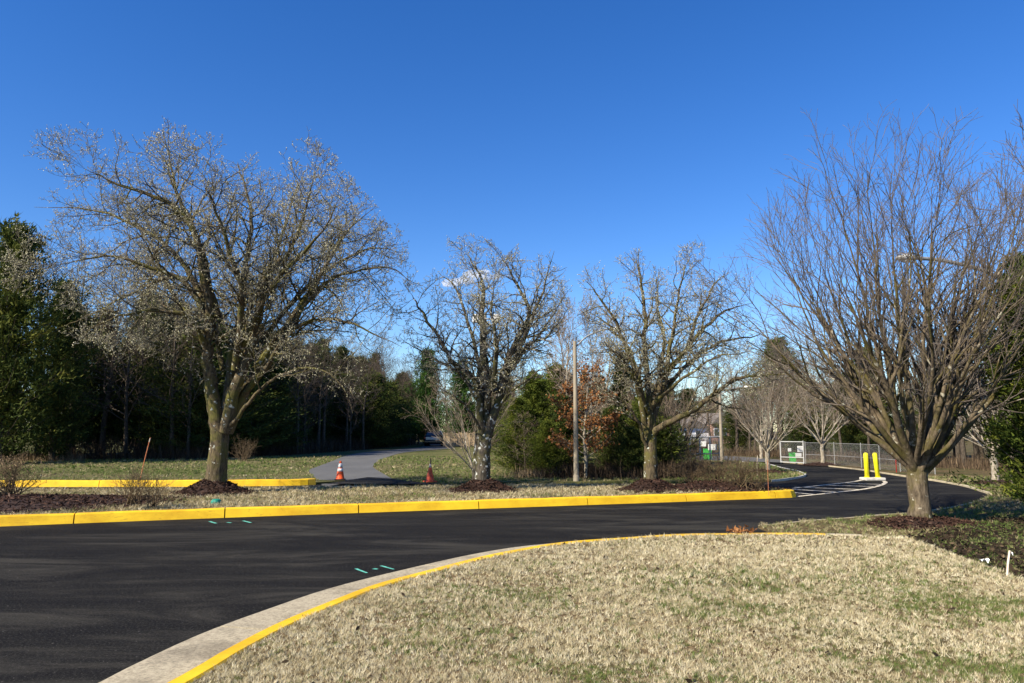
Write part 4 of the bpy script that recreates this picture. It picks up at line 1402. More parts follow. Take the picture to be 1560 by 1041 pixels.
def bare(kind, loc, H, rz, label, group=None, twig='twig_wood', bark='bark_wood', wide=1.0, name='bare_tree'):
    s = H / 10.0
    return place(BARE[kind], ('trunk', 'crown'), (bark, twig), name, loc, (s * wide, s * wide, s), rz, label, group=group)


bare(4, gpt(866, 28), H_at(478, 28), 0.4, 'slender bare tree just left of the tan street light pole', twig='twig_pale', bark='bark_pale', wide=0.9)
bare(5, gpt(893, 29), H_at(492, 29), 2.4, 'slender bare tree just right of the tan street light pole', twig='twig_pale', bark='bark_pale', wide=0.9)
bare(5, gpt(848, 33), H_at(500, 33), 3.3, 'bare grey tree above the pointed olive cedar', twig='twig_pale', bark='bark_pale')
bare(4, gpt(912, 31), H_at(505, 31), 5.1, 'bare grey tree rising behind the brown leaved oak', twig='twig_pale', bark='bark_pale')
bare(0, gpt(1590, 19), H_at(265, 19), 1.0, 'tall bare tree mostly outside the right edge of the picture', twig='twig_zel', wide=1.1)
bare(3, gpt(800, 26.2), H_at(640, 26.2), 1.1, 'low brown thicket tree in front of the olive cedar', twig='twig_pale', wide=1.5)

rg = random.Random(3)
LW = 'bare tree among many in the dark wood behind the left lawn'
LWG = 'bare trees of the dark left wood'
LC = 'dark evergreen among many in the shaded wood behind the left lawn'
LCG = 'dark evergreens of the left wood'
# the wood left of the driveway: front rank follows its edge, then ranks behind
edge = [(-46, 30), (-34, 33), (-27, 39), (-22, 40.5), (-17, 41), (-14.5, 46), (-13, 53), (-12, 61), (-11.4, 70), (-10.5, 80), (-8, 92)]
eline = resample(smooth_line([Vector((x, y, 0)) for x, y in edge], 6), 1.95)
for rank in range(4):
    for i, p in enumerate(eline):
        if rank > 0 and (i + rank) % 2 and rank > 2:
            continue
        t = eline[min(i + 1, len(eline) - 1)] - eline[max(i - 1, 0)]
        nrm = Vector((-t.y, t.x, 0)).normalized()
        q = p + nrm * (0.6 + rank * 3.1 + rg.uniform(-0.8, 0.8)) + t.normalized() * rg.uniform(-0.9, 0.9)
        if q.x < -52 or (rank == 0 and q.x < -24 and q.y < 37): continue
        far = q.y
        want = rg.random()
        # keep the skyline near the photograph's: lower toward the gap by the driveway
        u = q.x / q.y
        top_px = 425 if u < -0.55 else (425 + (u + 0.55) / 0.37 * 115 if u < -0.18 else 545)
        h = H_at(top_px, far) * rg.uniform(0.88, 1.12)
        h = min(h, 14.5)
        if rank < 2 and q.x > -16.5 and q.y > 43:
            h *= 0.8
        if q.x < -29 and q.y < 40:
            h = rg.uniform(11.5, 14)
        if want < (0.85 if (q.x < -29 and q.y < 40) else (0.75 if rank > 1 else (0.5 if rank == 1 else 0.25))):
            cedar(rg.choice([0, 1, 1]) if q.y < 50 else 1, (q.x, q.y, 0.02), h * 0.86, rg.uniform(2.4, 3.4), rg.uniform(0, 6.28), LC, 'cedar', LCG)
        else:
            bare(rg.randrange(4), (q.x, q.y, 0.02), h, rg.uniform(0, 6.28), LW, LWG, wide=1.15)

# the wood behind the copse, the gates and the right-hand bend
RW = 'bare tree among many in the brown wood behind the gates and the bend'
RWG = 'bare trees of the right wood'
RC = 'olive evergreen among many in the wood behind the gates and the bend'
RCG = 'evergreens of the right wood'
edge = [(17.5, 33), (18.5, 26), (24, 24), (32, 22)]
eline = resample(smooth_line([Vector((x, y, 0)) for x, y in [(13.5, 52), (16.5, 46), (18, 38), (19.5, 31), (23, 27), (29, 25), (36, 24)]], 6), 2.2)
for rank in range(4):
    for i, p in enumerate(eline):
        t = eline[min(i + 1, len(eline) - 1)] - eline[max(i - 1, 0)]
        nrm = Vector((-t.y, t.x, 0)).normalized()
        q = p + nrm * (0.8 + rank * 3.0 + rg.uniform(-0.8, 0.8)) + t.normalized() * rg.uniform(-0.9, 0.9)
        u = q.x / q.y
        px = 780 + F * u
        top = 535 if px < 1300 else (535 - (px - 1300) * 0.35 if px < 1500 else 465)
        h = H_at(top, q.y) * rg.uniform(0.8, 1.03)
        if rg.random() < 0.22:
            cedar(rg.choice([0, 1, 2]), (q.x, q.y, 0.02), h * 0.85, rg.uniform(1.5, 2.4), rg.uniform(0, 6.28), RC, 'cedar', RCG)
        else:
            bare(rg.randrange(4), (q.x, q.y, 0.02), h, rg.uniform(0, 6.28), RW, RWG, twig='twig_zel', wide=1.2)

CW = 'bare tree among many in the wood behind the copse'
CWG = 'bare trees behind the copse'
CC = 'evergreen among many in the wood behind the copse'
CCG = 'evergreens behind the copse'
for i in range(64):
    y = rg.uniform(33, 60) if i % 2 else rg.uniform(60, 100)
    px = rg.uniform(742, 1120)
    if px < 800 and y < 70: y = rg.uniform(70, 100)
    if px > 1020 and y < 75: y = rg.uniform(78, 110)
    if px > 880 and y < 46: px = rg.uniform(790, 880)
    if 1035 < px < 1105 and y < 92: y = rg.uniform(93, 110)
    top = 578 if px < 1000 else 625
    h = H_at(top, y) * rg.uniform(0.85, 1.12)
    q = gpt(px, y, 0.02)
    if rg.random() < 0.4:
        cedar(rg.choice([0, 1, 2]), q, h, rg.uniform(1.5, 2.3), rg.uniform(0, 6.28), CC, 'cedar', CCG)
    else:
        bare(rg.randrange(4), q, h, rg.uniform(0, 6.28), CW, CWG, twig='twig_wood', wide=1.1)
FW = 'distant tree of the belt closing off the view'
for i in range(70):
    px = -200 + 2000 * (i + rg.random()) / 70
    y = rg.uniform(105, 135)
    h = H_at(592 + rg.uniform(-18, 14), y)
    q = gpt(px, y, 0.02)
    if i % 2:
        cedar(1, q, h * rg.uniform(0.8, 1.0), rg.uniform(4.0, 6.0), rg.uniform(0, 6.28), FW + ' with dark needles', 'cedar', 'distant evergreens')
    else:
        bare(rg.randrange(4), q, h, rg.uniform(0, 6.28), FW + ' without leaves', 'distant bare trees', wide=1.6)


# ------------------------------------------------------------------ the oak that kept its leaves
rng = random.Random(8)
OS = [dict(n=8.5, t0=0.2, ang=(62, 12), rr=0.45, shrink=0.55, tip=2),
      dict(len=1.5, rmax=0.02, seg=5, wob=0.12, up=0.03, taper=0.3, rmin=0.006, n=5, t0=0.25, ang=(48, 14), rr=0.6, shrink=0.4, tip=1),
      dict(len=0.5, rmax=0.008, seg=3, wob=0.15, up=0.03, taper=0.5, rmin=0.004)]
out = [[], [], []]
y_ = 24.6
q = gpt(892, y_, 0.05)
pts = [Vector((0, 0, -0.1)), Vector((0.02, 0, 0.6)), Vector((-0.03, 0.02, 1.4)), Vector((0.05, 0, 2.2)), Vector((0.1, 0, 3.0))]
rad = [0.06, 0.052, 0.042, 0.028, 0.012]
pts2 = smooth_line(pts, 3)
rad2 = list(np.interp(np.linspace(0, 1, len(pts2)), np.linspace(0, 1, 5), rad))
sprout(rng, pts2, rad2, 0, OS, out, None)
oak = empty('oak_tree', q, label='young oak holding rusty brown dead leaves beside the tan pole', cat='tree')
V, Q = tubes([(pts2, rad2)] + out[1] + out[2], sides_big)
mobj('trunk', np_mesh('trunk', V, [Q], smooth=True), MAT['bark_pale'], oak)
C, D = [], []
for p, _ in out[2]:
    for k in range(22):
        t = rng.random()
        a = p[0].lerp(p[-1], t)
        C.append((a.x + rng.gauss(0, .06), a.y + rng.gauss(0, .06), a.z + rng.gauss(0, .05)))
C = np.array(C)
r_ = np.random.default_rng(2)
D = r_.normal(0, 1, (len(C), 3)); D[:, 2] -= 0.5
D /= np.linalg.norm(D, axis=1)[:, None]
S_ = np.cross(D, r_.normal(0, 1, D.shape)); S_ /= np.linalg.norm(S_, axis=1)[:, None]
l = r_.uniform(0.06, 0.11, len(C))[:, None]
V = np.stack([C, C + D * l * .5 + S_ * l * .38, C + D * l, C + D * l * .5 - S_ * l * .38], 1).reshape(-1, 3)
mobj('foliage', np_mesh('foliage', V, [np.arange(len(V)).reshape(-1, 4)], attr={'tone': np.repeat(r_.beta(2, 2, len(C)), 4)}), MAT['oak_leaf'], oak)

# ------------------------------------------------------------------ shrubs
SH = [dict(n=6, t0=0.15, ang=(38, 14), rr=0.6, shrink=0.3, tip=2),
      dict(len=0.42, rmax=0.007, seg=4, wob=0.16, up=0.05, taper=0.45, rmin=0.003, n=13, t0=0.12, ang=(40, 15), rr=0.7, shrink=0.3, tip=1),
      dict(len=0.17, rmax=0.004, seg=2, wob=0.2, up=0.06, taper=0.6, rmin=0.0024)]


def shrub(loc, h, w, n, seed, label, mat='shrub', leaves=None, group=None):
    rng = random.Random(seed)
    out = [[], [], []]
    st = []
    for k in range(n):
        az = rng.uniform(0, 6.28)
        inc = math.radians(rng.uniform(5, 70))
        d = Vector((math.cos(az) * math.sin(inc), math.sin(az) * math.sin(inc), math.cos(inc)))
        L = rng.uniform(0.6, 1.0) / math.sqrt((math.sin(inc) / w) ** 2 + (math.cos(inc) / h) ** 2)
        p = Vector((rng.gauss(0, w * .12), rng.gauss(0, w * .12), 0))
        pts = [p]
        for i in range(5):
            d = (d + Vector((rng.gauss(0, .1), rng.gauss(0, .1), rng.gauss(0.05, .06)))).normalized()
            p = p + d * L / 5
            pts.append(p)
        rad = [0.011 * (1 - i / 6) + 0.002 for i in range(6)]
        st.append((pts, rad))
        sprout(rng, pts, rad, 0, SH, out, None)
    root = empty('shrub', loc, label=label, cat='shrub', group=group)
    V, Q = tubes(st, lambda r: 4)
    mobj('stems', np_mesh('stems', V, [Q]), MAT[mat], root)
    V, Q = tubes(out[1] + out[2], lambda r: 3)
    c = mobj('twigs', np_mesh('twigs', V, [Q]), MAT[mat], root)
    if leaves:
        me = buds_mesh(rng, out[2], 1, leaves[1])
        mobj('buds', me, MAT[leaves[0]], c)['kind'] = 'stuff'
    return root


def gz(px, py, z=0.2):
    return at(px, py, z)


shrub(gz(1052, 741), 0.78, 0.62, 30, 1, 'brown twiggy shrub against the dark trunk, first of the bed at the island point')
shrub(gz(1090, 742), 0.86, 0.72, 34, 2, 'tallest and densest brown twiggy shrub of the bed at the island point')
shrub(gz(1128, 745), 0.66, 0.60, 28, 3, 'brown twiggy shrub right of the tallest one at the island point')
shrub(gz(1158, 745.5), 0.42, 0.40, 16, 4, 'lowest brown twiggy shrub nearest the point of the island')
shrub(gz(15, 757, 0.25), 0.62, 0.55, 30, 5, 'dense dark leafless shrub at the left edge of the mulch bed', leaves=('dry_stem', 0.014))
shrub(gz(202, 768, 0.25), 0.36, 0.50, 20, 6, 'sparse low grey shrub in the middle of the mulch bed')
shrub(gz(232, 772, 0.2), 0.22, 0.34, 14, 7, 'tiny low shrub at the right end of the long mulch bed')
shrub(gpt(372, 38.2), 1.3, 0.8, 24, 8, 'rounded brown bush on the lawn edge behind the widest tree')


# ------------------------------------------------------------------ undergrowth
def undergrowth(name, line, depth, n, h, label, seed, mat='dry_stem', lean=0.35, thick=0.012, tone=(0.3, 0.2)):
    r = np.random.default_rng(seed)
    L = resample([Vector(p) for p in line], 0.3)
    P = np.array([(p.x, p.y) for p in L])
    T = np.gradient(P, axis=0)
    T /= np.linalg.norm(T, axis=1)[:, None]
    Nn = np.stack([-T[:, 1], T[:, 0]], 1)
    i = r.integers(0, len(P), n)
    b = P[i] + Nn[i] * (r.uniform(0, 1, n) ** 1.3 * depth)[:, None] + r.normal(0, 0.25, (n, 2))
    br = []
    H = h * r.uniform(0.25, 1.15, n) * (0.75 + 0.5 * vnoise(b[:, 0], b[:, 1], 1.1, seed + 40))
    a = r.uniform(0, 6.28, n)
    ln = np.abs(r.normal(0, lean, n)) * H
    P0 = np.stack([b[:, 0], b[:, 1], np.zeros(n)], 1)
    P2 = P0 + np.stack([np.cos(a) * ln, np.sin(a) * ln, H], 1)
    P1 = (P0 + P2) / 2 + np.stack([-np.sin(a) * H * .06, np.cos(a) * H * .06, H * .08], 1)
    w = thick * r.uniform(0.5, 1.4, n)[:, None]
    s = np.stack([np.cos(a + 1.2), np.sin(a + 1.2), np.zeros(n)], 1)
    V = np.stack([P0 - s * w, P0 + s * w, P1 + s * w * .8, P1 - s * w * .8, P2], 1).reshape(-1, 3)
    k = np.arange(n)[:, None] * 5
    me = np_mesh(name, V, [k + np.array([[0, 1, 2, 3]]), k + np.array([[3, 2, 4]])], attr={'tone': np.repeat(np.clip(r.normal(tone[0], tone[1], n), 0, 1), 5)})
    return tag(mobj(name, me, MAT[mat]), label=label, cat='undergrowth', kind='stuff')


undergrowth('undergrowth', [(-40, 31, 0), (-27, 38.6, 0), (-22, 40, 0), (-17, 40.5, 0), (-14.3, 46, 0), (-12.8, 53, 0), (-11.8, 61, 0), (-11.2, 70, 0), (-10.4, 80, 0)], 3.0, 15000, 1.5, 'tangled brown brush along the edge of the left wood', 1, tone=(0.2, 0.18), lean=0.7)
undergrowth('undergrowth', [(0.6, 25.2, 0), (2.2, 24.6, 0), (4.2, 24.4, 0), (5.8, 25.2, 0), (7.0, 28, 0)], 3.2, 9000, 0.85, 'dark tangled brush at the foot of the copse', 2, tone=(0.12, 0.16), lean=0.8, thick=0.009)
undergrowth('undergrowth', [(13.2, 48, 0), (16.4, 41, 0), (17.6, 34, 0), (18.8, 29, 0), (22, 25.6, 0), (30, 23.6, 0)], 3.5, 8000, 0.7, 'brown brush under the trees behind the chain link fence', 3)
undergrowth('undergrowth', [(10.8, 48, 0), (13.0, 49, 0)], 3.0, 3000, 1.6, 'brown brush behind the road between the two gates', 4, tone=(0.45, 0.2))
undergrowth('tall_dry_grass', [(0.2, 25.4, 0), (0.9, 25.0, 0)], 1.6, 900, 0.5, 'tuft of tall straw grass at the left foot of the copse', 5, tone=(0.95, 0.1), thick=0.008)
undergrowth('tall_dry_grass', [(-26, 37.6, 0), (-22.5, 38.6, 0)], 1.2, 900, 0.8, 'tall straw grass at the left edge of the wood', 6, tone=(0.8, 0.15), thick=0.010)

# ------------------------------------------------------------------ traffic cones
def cone_thing(loc, label, old=False, h=0.60):
    root = empty('traffic_cone', loc, 0.5 if old else 0.2, label=label, cat='traffic cone', group='traffic cones at the driveway mouth')
    bm = new_bm()
    b_box(bm, -0.17, 0.17, -0.17, 0.17, 0.0, 0.035, bevel=0.012)
    bobj('base', bm, MAT['rubber' if not old else 'orange_old'], root)

    def R(z):
        return 0.135 - (0.135 - 0.03) * (z - 0.03) / (h - 0.03)

    om = MAT['orange_old' if old else 'orange']
    bm = new_bm()
    b_lathe(bm, [(R(0.03) + 0.02, 0.03), (R(0.05), 0.05), (R(h * .5), h * .5), (R(h - .02), h - .02), (R(h) - .008, h)], 20)
    bobj('cone_body', bm, om, root, True)
    cl = [(0.44, 0.545)] if old else [(0.27, 0.36), (0.39, 0.52)]
    for z0, z1 in cl:
        bm = new_bm()
        b_lathe(bm, [(R(z0) + 0.003, z0), (R(z1) + 0.003, z1)], 20)
        bobj('reflective_collar', bm, MAT['reflective_old' if old else 'reflective'], root, True)
    if old:
        bm = new_bm()
        b_tube(bm, [(0.0, 0, h * 0.9), (0.02, 0.0, h + 0.12), (0.01, 0, h + 0.22)], [0.03, 0.022, 0.012], 8)
        bobj('dark_post_tip', bm, MAT['rubber'], root)
    return root


cone_thing(at(518, 731.5, 0.0712), 'bright orange traffic cone with white bands standing on the driveway')
cone_thing(at(655, 734.5, 0.066), 'faded red orange cone with a dark post tip on the lawn edge', old=True, h=0.50)

# ------------------------------------------------------------------ bollards on their pad
pad = at(1329.5, 731.5, 0.0)
root = empty('bollard_pad', pad, 0.05, label='pale concrete pad under the two yellow bollards', cat='concrete pad')
bm = new_bm()
b_box(bm, -0.34, 0.34, -0.22, 0.22, -0.02, 0.085, bevel=0.03)
bobj('pad_block', bm, MAT['concrete_white'], root)
for px, lean, lab in ((1321, 0.0, 'upright yellow bollard, left of the pair on the concrete pad'), (1335.5, 0.075, 'slightly leaning yellow bollard, right of the pair on the concrete pad')):
    b = gpt(px + (2 if lean else 0), pad.y, 0.085)
    o = empty('bollard', (b.x, pad.y, 0.08), label=lab, cat='bollard', group='yellow bollards')
    o.rotation_euler = (0, -lean, 0)
    bm = new_bm()
    b_lathe(bm, [(0.072, 0.0), (0.072, 0.76), (0.062, 0.79), (0.036, 0.81)], 18)
    bobj('pipe', bm, MAT['bollard'], o, True)
    bm = new_bm()
    b_lathe(bm, [(0.10, 0.0), (0.10, 0.018)], 18)
    bobj('base_ring', bm, MAT['bollard'], o)
bm = new_bm()
b_tube(bm, [(0, 0, 0), (0, 0, 0.7)], 0.016, 8)
o = empty('sign_post', (gpt(1328, pad.y, 0.085).x, pad.y + 0.1, 0.08), label='thin dark post between the two yellow bollards', cat='post')
bobj('post_shaft', bm, MAT['rubber'], o)


# ------------------------------------------------------------------ street lights
def street_light(loc, H, arm, rot, label, r=0.09, head=0.5, rise=0.45, arm_r=0.035):
    root = empty('street_light', loc, rot, label=label, cat='street light', group='street lights')
    bm = new_bm()
    b_tube(bm, [(0, 0, -0.1), (0, 0, 0.05), (0, 0, H * 0.5), (0, 0, H)], [r * 1.08, r * 1.05, r * 0.9, r * 0.72], 12)
    bobj('pole', bm, MAT['pole'], root, False)
    bm = new_bm()
    b_lathe(bm, [(r * 1.25, -0.02), (r * 1.25, 0.16), (r * 1.1, 0.2)], 12)
    bobj('pole_collar', bm, MAT['pole'], root)
    pts = [Vector((r * 0.4, 0, H - 0.18)), Vector((arm * 0.3, 0, H - 0.18 + rise * 0.55)), Vector((arm * 0.7, 0, H - 0.18 + rise * 0.92)), Vector((arm, 0, H - 0.18 + rise))]
    bm = new_bm()
    b_tube(bm, smooth_line(pts, 4), arm_r, 8)
    bobj('arm', bm, MAT['metal'], root, True)
    bm = new_bm()
    x0, z0 = arm - 0.05, H - 0.18 + rise
    rows = []
    for t, w, zt, zb in [(0, 0.05, 0.04, -0.04), (0.25, 0.10, 0.075, -0.05), (0.6, 0.13, 0.075, -0.07), (0.9, 0.10, 0.04, -0.055), (1.0, 0.05, 0.0, -0.03)]:
        x = x0 + head * t
        rows.append([bm.verts.new((x, y, z)) for y, z in ((-w, z0), (-w * .6, z0 + zt), (w * .6, z0 + zt), (w, z0), (w * .7, z0 + zb), (-w * .7, z0 + zb))])
    for a, b in zip(rows[:-1], rows[1:]):
        for k in range(6):
            bm.faces.new([a[k], a[(k + 1) % 6], b[(k + 1) % 6], b[k]])
    bm.faces.new(rows[0]); bm.faces.new(rows[-1][::-1])
    h = bobj('lamp_head', bm, MAT['lamp_white'], root, True)
    bm = new_bm()
    b_lathe(bm, [(0.09, z0 - 0.075), (0.07, z0 - 0.11), (0.03, z0 - 0.125)], 12, Matrix.Translation((x0 + head * .58, 0, 0)))
    bobj('lens', bm, MAT['lens'], h)
    return root


y_ = 23.4
street_light(gpt(878, y_, 0.05), H_at(520, y_), 1.35, 0.25, 'tan street light pole beside the brown leaved oak', rise=0.62, r=0.078, head=0.34, arm_r=0.026)
pl3 = at(1100, 703.5, 0.05)
street_light(pl3, H_at(597, pl3.y), 1.35, 0.1, 'short tan street light pole beside the left gate', r=0.085, head=0.42, rise=0.42)
y_ = 18.5
q = gpt(1549, y_, 0.05)
street_light(q, H_at(412, y_), 2.35, math.pi + 0.15, 'street light whose pale arm shows through the large bare tree', rise=0.42, head=0.55, arm_r=0.05)
# floodlight pole behind the dark twisted tree
y_ = 22.6
q = gpt(737, y_, 0.05)
fl = empty('floodlight_pole', q, label='pole with white floodlights hidden in the dark twisted tree', cat='light pole')
Hh = H_at(478, y_)
bm = new_bm()
b_tube(bm, [(0, 0, -0.1), (0, 0, Hh * 0.5), (0, 0, Hh)], [0.10, 0.085, 0.07], 10)
bobj('pole', bm, MAT['pole'], fl)
bm = new_bm()
b_tube(bm, [(-0.3, -0.08, Hh - 0.15), (0.42, -0.08, Hh - 0.2)], 0.025, 8)
bobj('crossarm', bm, MAT['metal'], fl)
for x, w in ((-0.27, 0.09), (0.36, 0.10)):
    bm = new_bm()
    b_box(bm, x - w, x + w, -0.2, -0.02, Hh - 0.3, Hh - 0.04, bevel=0.03)
    bobj('floodlight', bm, MAT['lamp_white'], fl)


# ------------------------------------------------------------------ chain-link fences and gates
def chain_panel(root, p0, p1, z0, z1, pitch=0.085, wire=0.0028):
    """Diagonal wires between two points."""
    a, b = Vector(p0), Vector(p1)
    L = (b - a).length
    t = (b - a).normalized()
    n = Vector((t.y, -t.x, 0))
    h = z1 - z0
    V, Q = [], []
    for s in (1, -1):
        k = -h
        while k < L:
            u0, u1 = max(k, 0), min(k + h, L)
            if u1 > u0 + 0.01:
                v0, v1 = u0 - k, u1 - k
                if s < 0:
                    v0, v1 = h - v0, h - v1
                q0 = a + t * u0 + UP * (z0 + v0) + n * 0.003 * s
                q1 = a + t * u1 + UP * (z0 + v1) + n * 0.003 * s
                dd = (q1 - q0).normalized()
                w = dd.cross(n).normalized() * wire
                i = len(V)
                V += [q0 - w, q0 + n * wire, q0 + w, q1 - w, q1 + n * wire, q1 + w]
                Q += [(i, i + 1, i + 4, i + 3), (i + 1, i + 2, i + 5, i + 4), (i + 2, i, i + 3, i + 5)]
            k += pitch
    V = np.array([tuple(v) for v in V])
    o = mobj('chain_link_mesh', np_mesh('chain_link_mesh', V, [np.array(Q)]), MAT['metal'], root)
    o['kind'] = 'stuff'


def chain_fence(name, pts, h, label, cat, mid=(0.42,), step=1.7, r=0.03, rail=0.02, mt='metal'):
    pts = [Vector((p[0], p[1], 0)) for p in pts]
    base = Vector((pts[0].x, pts[0].y, 0.03))
    root = empty(name, base, label=label, cat=cat)
    for a, b in zip(pts[:-1], pts[1:]):
        a, b = a - Vector((base.x, base.y, 0)), b - Vector((base.x, base.y, 0))
        L = (b - a).length
        n = max(1, int(round(L / step)))
        for k in range(n + 1):
            if k == 0 and a.length > 0.01:
                continue
            p = a.lerp(b, k / n)
            bm = new_bm()
            b_tube(bm, [p + UP * -0.1, p + UP * (h + 0.03)], r, 8)
            b_tube(bm, [p + UP * (h + 0.03), p + UP * (h + 0.055)], [r * 1.15, r * 0.5], 8)
            bobj('post', bm, MAT[mt], root)
        for z in (h,) + tuple(h * m for m in mid):
            bm = new_bm()
            b_tube(bm, [a + UP * z, b + UP * z], rail, 8)
            bobj('rail', bm, MAT[mt], root)
        chain_panel(root, a, b, 0.04, h)
    return root


ga = [at(x, y, 0.045) for x, y in ((1190, 705.2), (1225, 706.6), (1272, 709.3))]
gh = H_at(672.5, ga[0].y, 0.045)
chain_fence('chain_link_gate', [xy(p) for p in ga[:2]], gh, 'chain link gate with white signs across the far road', 'gate', mid=(0.28, 0.05), step=0.9, r=0.030, rail=0.022, mt='galv')
f0 = ga[1] + (ga[2] - ga[1]).normalized() * 0.12
fpts = [xy(f0), xy(ga[2]), xy(at(1313, 713, 0.045)), xy(at(1372, 719, 0.045)), xy(at(1425, 723, 0.045))]
chain_fence('chain_link_fence', fpts, gh * 0.97, 'long chain link fence running behind the two bollards', 'fence', mid=(0.45,), step=1.9, r=0.017, rail=0.010)
gb = [at(x, y, 0.045) for x, y in ((1036, 704), (1097, 701.5))]
gbh = H_at(665.5, gb[1].y, 0.045)
chain_fence('chain_link_gate', [xy(p) for p in gb], gbh, 'chain link gate beside the short tan light pole', 'gate', mid=(0.3,), step=0.75, r=0.04, rail=0.032, mt='galv')


def board_sign(px0, px1, py0, py1, y, label, ink=False, t=0.015):
    a, b = atd(px0, py1, y), atd(px1, py0, y)
    root = empty('sign', ((a.x + b.x) / 2, y, a.z), label=label, cat='sign')
    w, h = (b.x - a.x) / 2, b.z - a.z
    bm = new_bm()
    b_box(bm, -w, w, -t, t, 0, h, bevel=0.006)
    bobj('panel', bm, MAT['sign_white'], root)
    if ink:
        for k, (x0, x1, z) in enumerate([(-0.7, 0.1, 0.78), (0.2, 0.7, 0.78), (-0.6, 0.5, 0.55), (-0.75, 0.7, 0.32), (-0.4, 0.3, 0.14)]):
            bm = new_bm()
            b_box(bm, x0 * w, x1 * w, -t - 0.004, -t - 0.001, (z - 0.05) * h, (z + 0.05) * h)
            bobj('printed_line', bm, MAT['sign_ink'], root)
    return root


yg = ga[0].y - 0.25
board_sign(1200.6, 1205.4, 683, 688, yg, 'smallest white sign on the gate beside the green panel')
board_sign(1215.2, 1223.4, 679.8, 688.8, yg, 'square white sign with faint print, high on the gate', ink=True)
board_sign(1212.2, 1221, 690.6, 696.2, yg, 'wide cream sign hung below the square one on the gate')
yb = gb[1].y - 0.15
board_sign(1079, 1091.5, 677, 686, yb, 'large cream sign on the gate beside the short light pole')
board_sign(1066, 1075.5, 672.5, 680.5, yb + 0.4, 'white shield shaped sign left of the large cream one')


def green_panel(px0, px1, py0, py1, y, label):
    a, b = atd(px0, py1, y), atd(px1, py0, y)
    root = empty('green_bin', ((a.x + b.x) / 2, y, 0.045), label=label, cat='bin')
    w, h = (b.x - a.x) / 2, b.z - 0.045
    bm = new_bm()
    vs = b_box(bm, -w * .88, w * .88, -w * 0.7, w * 0.7, 0.03, h * 0.9, bevel=0.015)
    for v in bm.verts:
        if v.co.z > h * 0.5:
            v.co.x *= 1.1
            v.co.y *= 1.1
    bobj('tub', bm, MAT['green_bin'], root)
    bm = new_bm()
    b_box(bm, -w, w, -w * 0.86, w * 0.86, h * 0.905, h, bevel=0.02)
    bobj('lid', bm, MAT['green_bin'], root)
    for s in (-1, 1):
        bm = new_bm()
        b_lathe(bm, [(0.05, -0.02), (0.05, 0.02)], 12, Matrix.Translation((s * w * .8, w * 0.75, 0.05)) @ Matrix.Rotation(math.pi / 2, 4, 'Y'))
        bobj('wheel', bm, MAT['rubber'], root)


green_panel(1203.5, 1212, 690, 704, ga[0].y + 0.5, 'green bin behind the gate with three white signs')
green_panel(1072.5, 1083.5, 684, 699.5, gb[1].y + 0.5, 'green bin behind the gate beside the short light pole')

# ------------------------------------------------------------------ parked car
cy = 72.0
cp = gpt(659.5, cy, 0.067)
car = empty('parked_car', cp, 0.0, label='dark car parked at the end of the grey driveway, seen from behind', cat='car')
W2, LEN, HT = 0.90, 4.5, 1.50
secs = [  # y, half width low, half width belt, belt z, half width roof, roof z, floor z
    (0.00, 0.78, 0.80, 0.86, 0.62, 0.90, 0.42),
    (0.10, 0.86, 0.87, 0.95, 0.66, 1.02, 0.30),
    (0.45, 0.89, 0.89, 0.98, 0.64, 1.40, 0.22),
    (0.90, 0.90, 0.90, 0.98, 0.64, 1.48, 0.20),
    (2.00, 0.90, 0.90, 0.97, 0.63, 1.50, 0.20),
    (2.75, 0.90, 0.90, 0.97, 0.62, 1.40, 0.20),
    (3.40, 0.89, 0.88, 0.96, 0.70, 1.00, 0.20),
    (4.20, 0.86, 0.84, 0.84, 0.66, 0.86, 0.24),
    (4.50, 0.72, 0.70, 0.66, 0.58, 0.68, 0.34)]
bm = new_bm()
rows = []
for y, wl, wb, zb, wr, zr, zf in secs:
    half = [(wl * .9, zf), (wl, zf + .12), (wb, zb * .75), (wb * .98, zb), (wr + .04, zr - .07), (wr * .85, zr), (wr * .4, zr + .015)]
    ring = half + [(-x, z) for x, z in half[::-1]]
    rows.append([bm.verts.new((x, y, z)) for x, z in ring])
for a, b in zip(rows[:-1], rows[1:]):
    for k in range(len(a)):
        bm.faces.new([a[k], a[(k + 1) % len(a)], b[(k + 1) % len(a)], b[k]])
bm.faces.new(rows[0]); bm.faces.new(rows[-1][::-1])
body = bobj('body', bm, MAT['car'], car, True)
bm = new_bm()
b_box(bm, -0.70, 0.70, -0.012, 0.02, 0.62, 0.88, bevel=0.01)
bobj('boot_lid', bm, MAT['car_silver_sunlit'], car)  # lighter paint here imitates sunlight on the back of the car
bm = new_bm()
vs = [bm.verts.new(p) for p in ((-0.66, 0.10, 1.0), (0.66, 0.10, 1.0), (0.57, 0.43, 1.36), (-0.57, 0.43, 1.36))]
v2 = [bm.verts.new(v.co + Vector((0, -0.035, 0.03))) for v in vs]
bm.faces.new(v2)
for k in range(4):
    bm.faces.new([vs[k], vs[(k + 1) % 4], v2[(k + 1) % 4], v2[k]])
bobj('rear_window', bm, MAT['glass'], car)
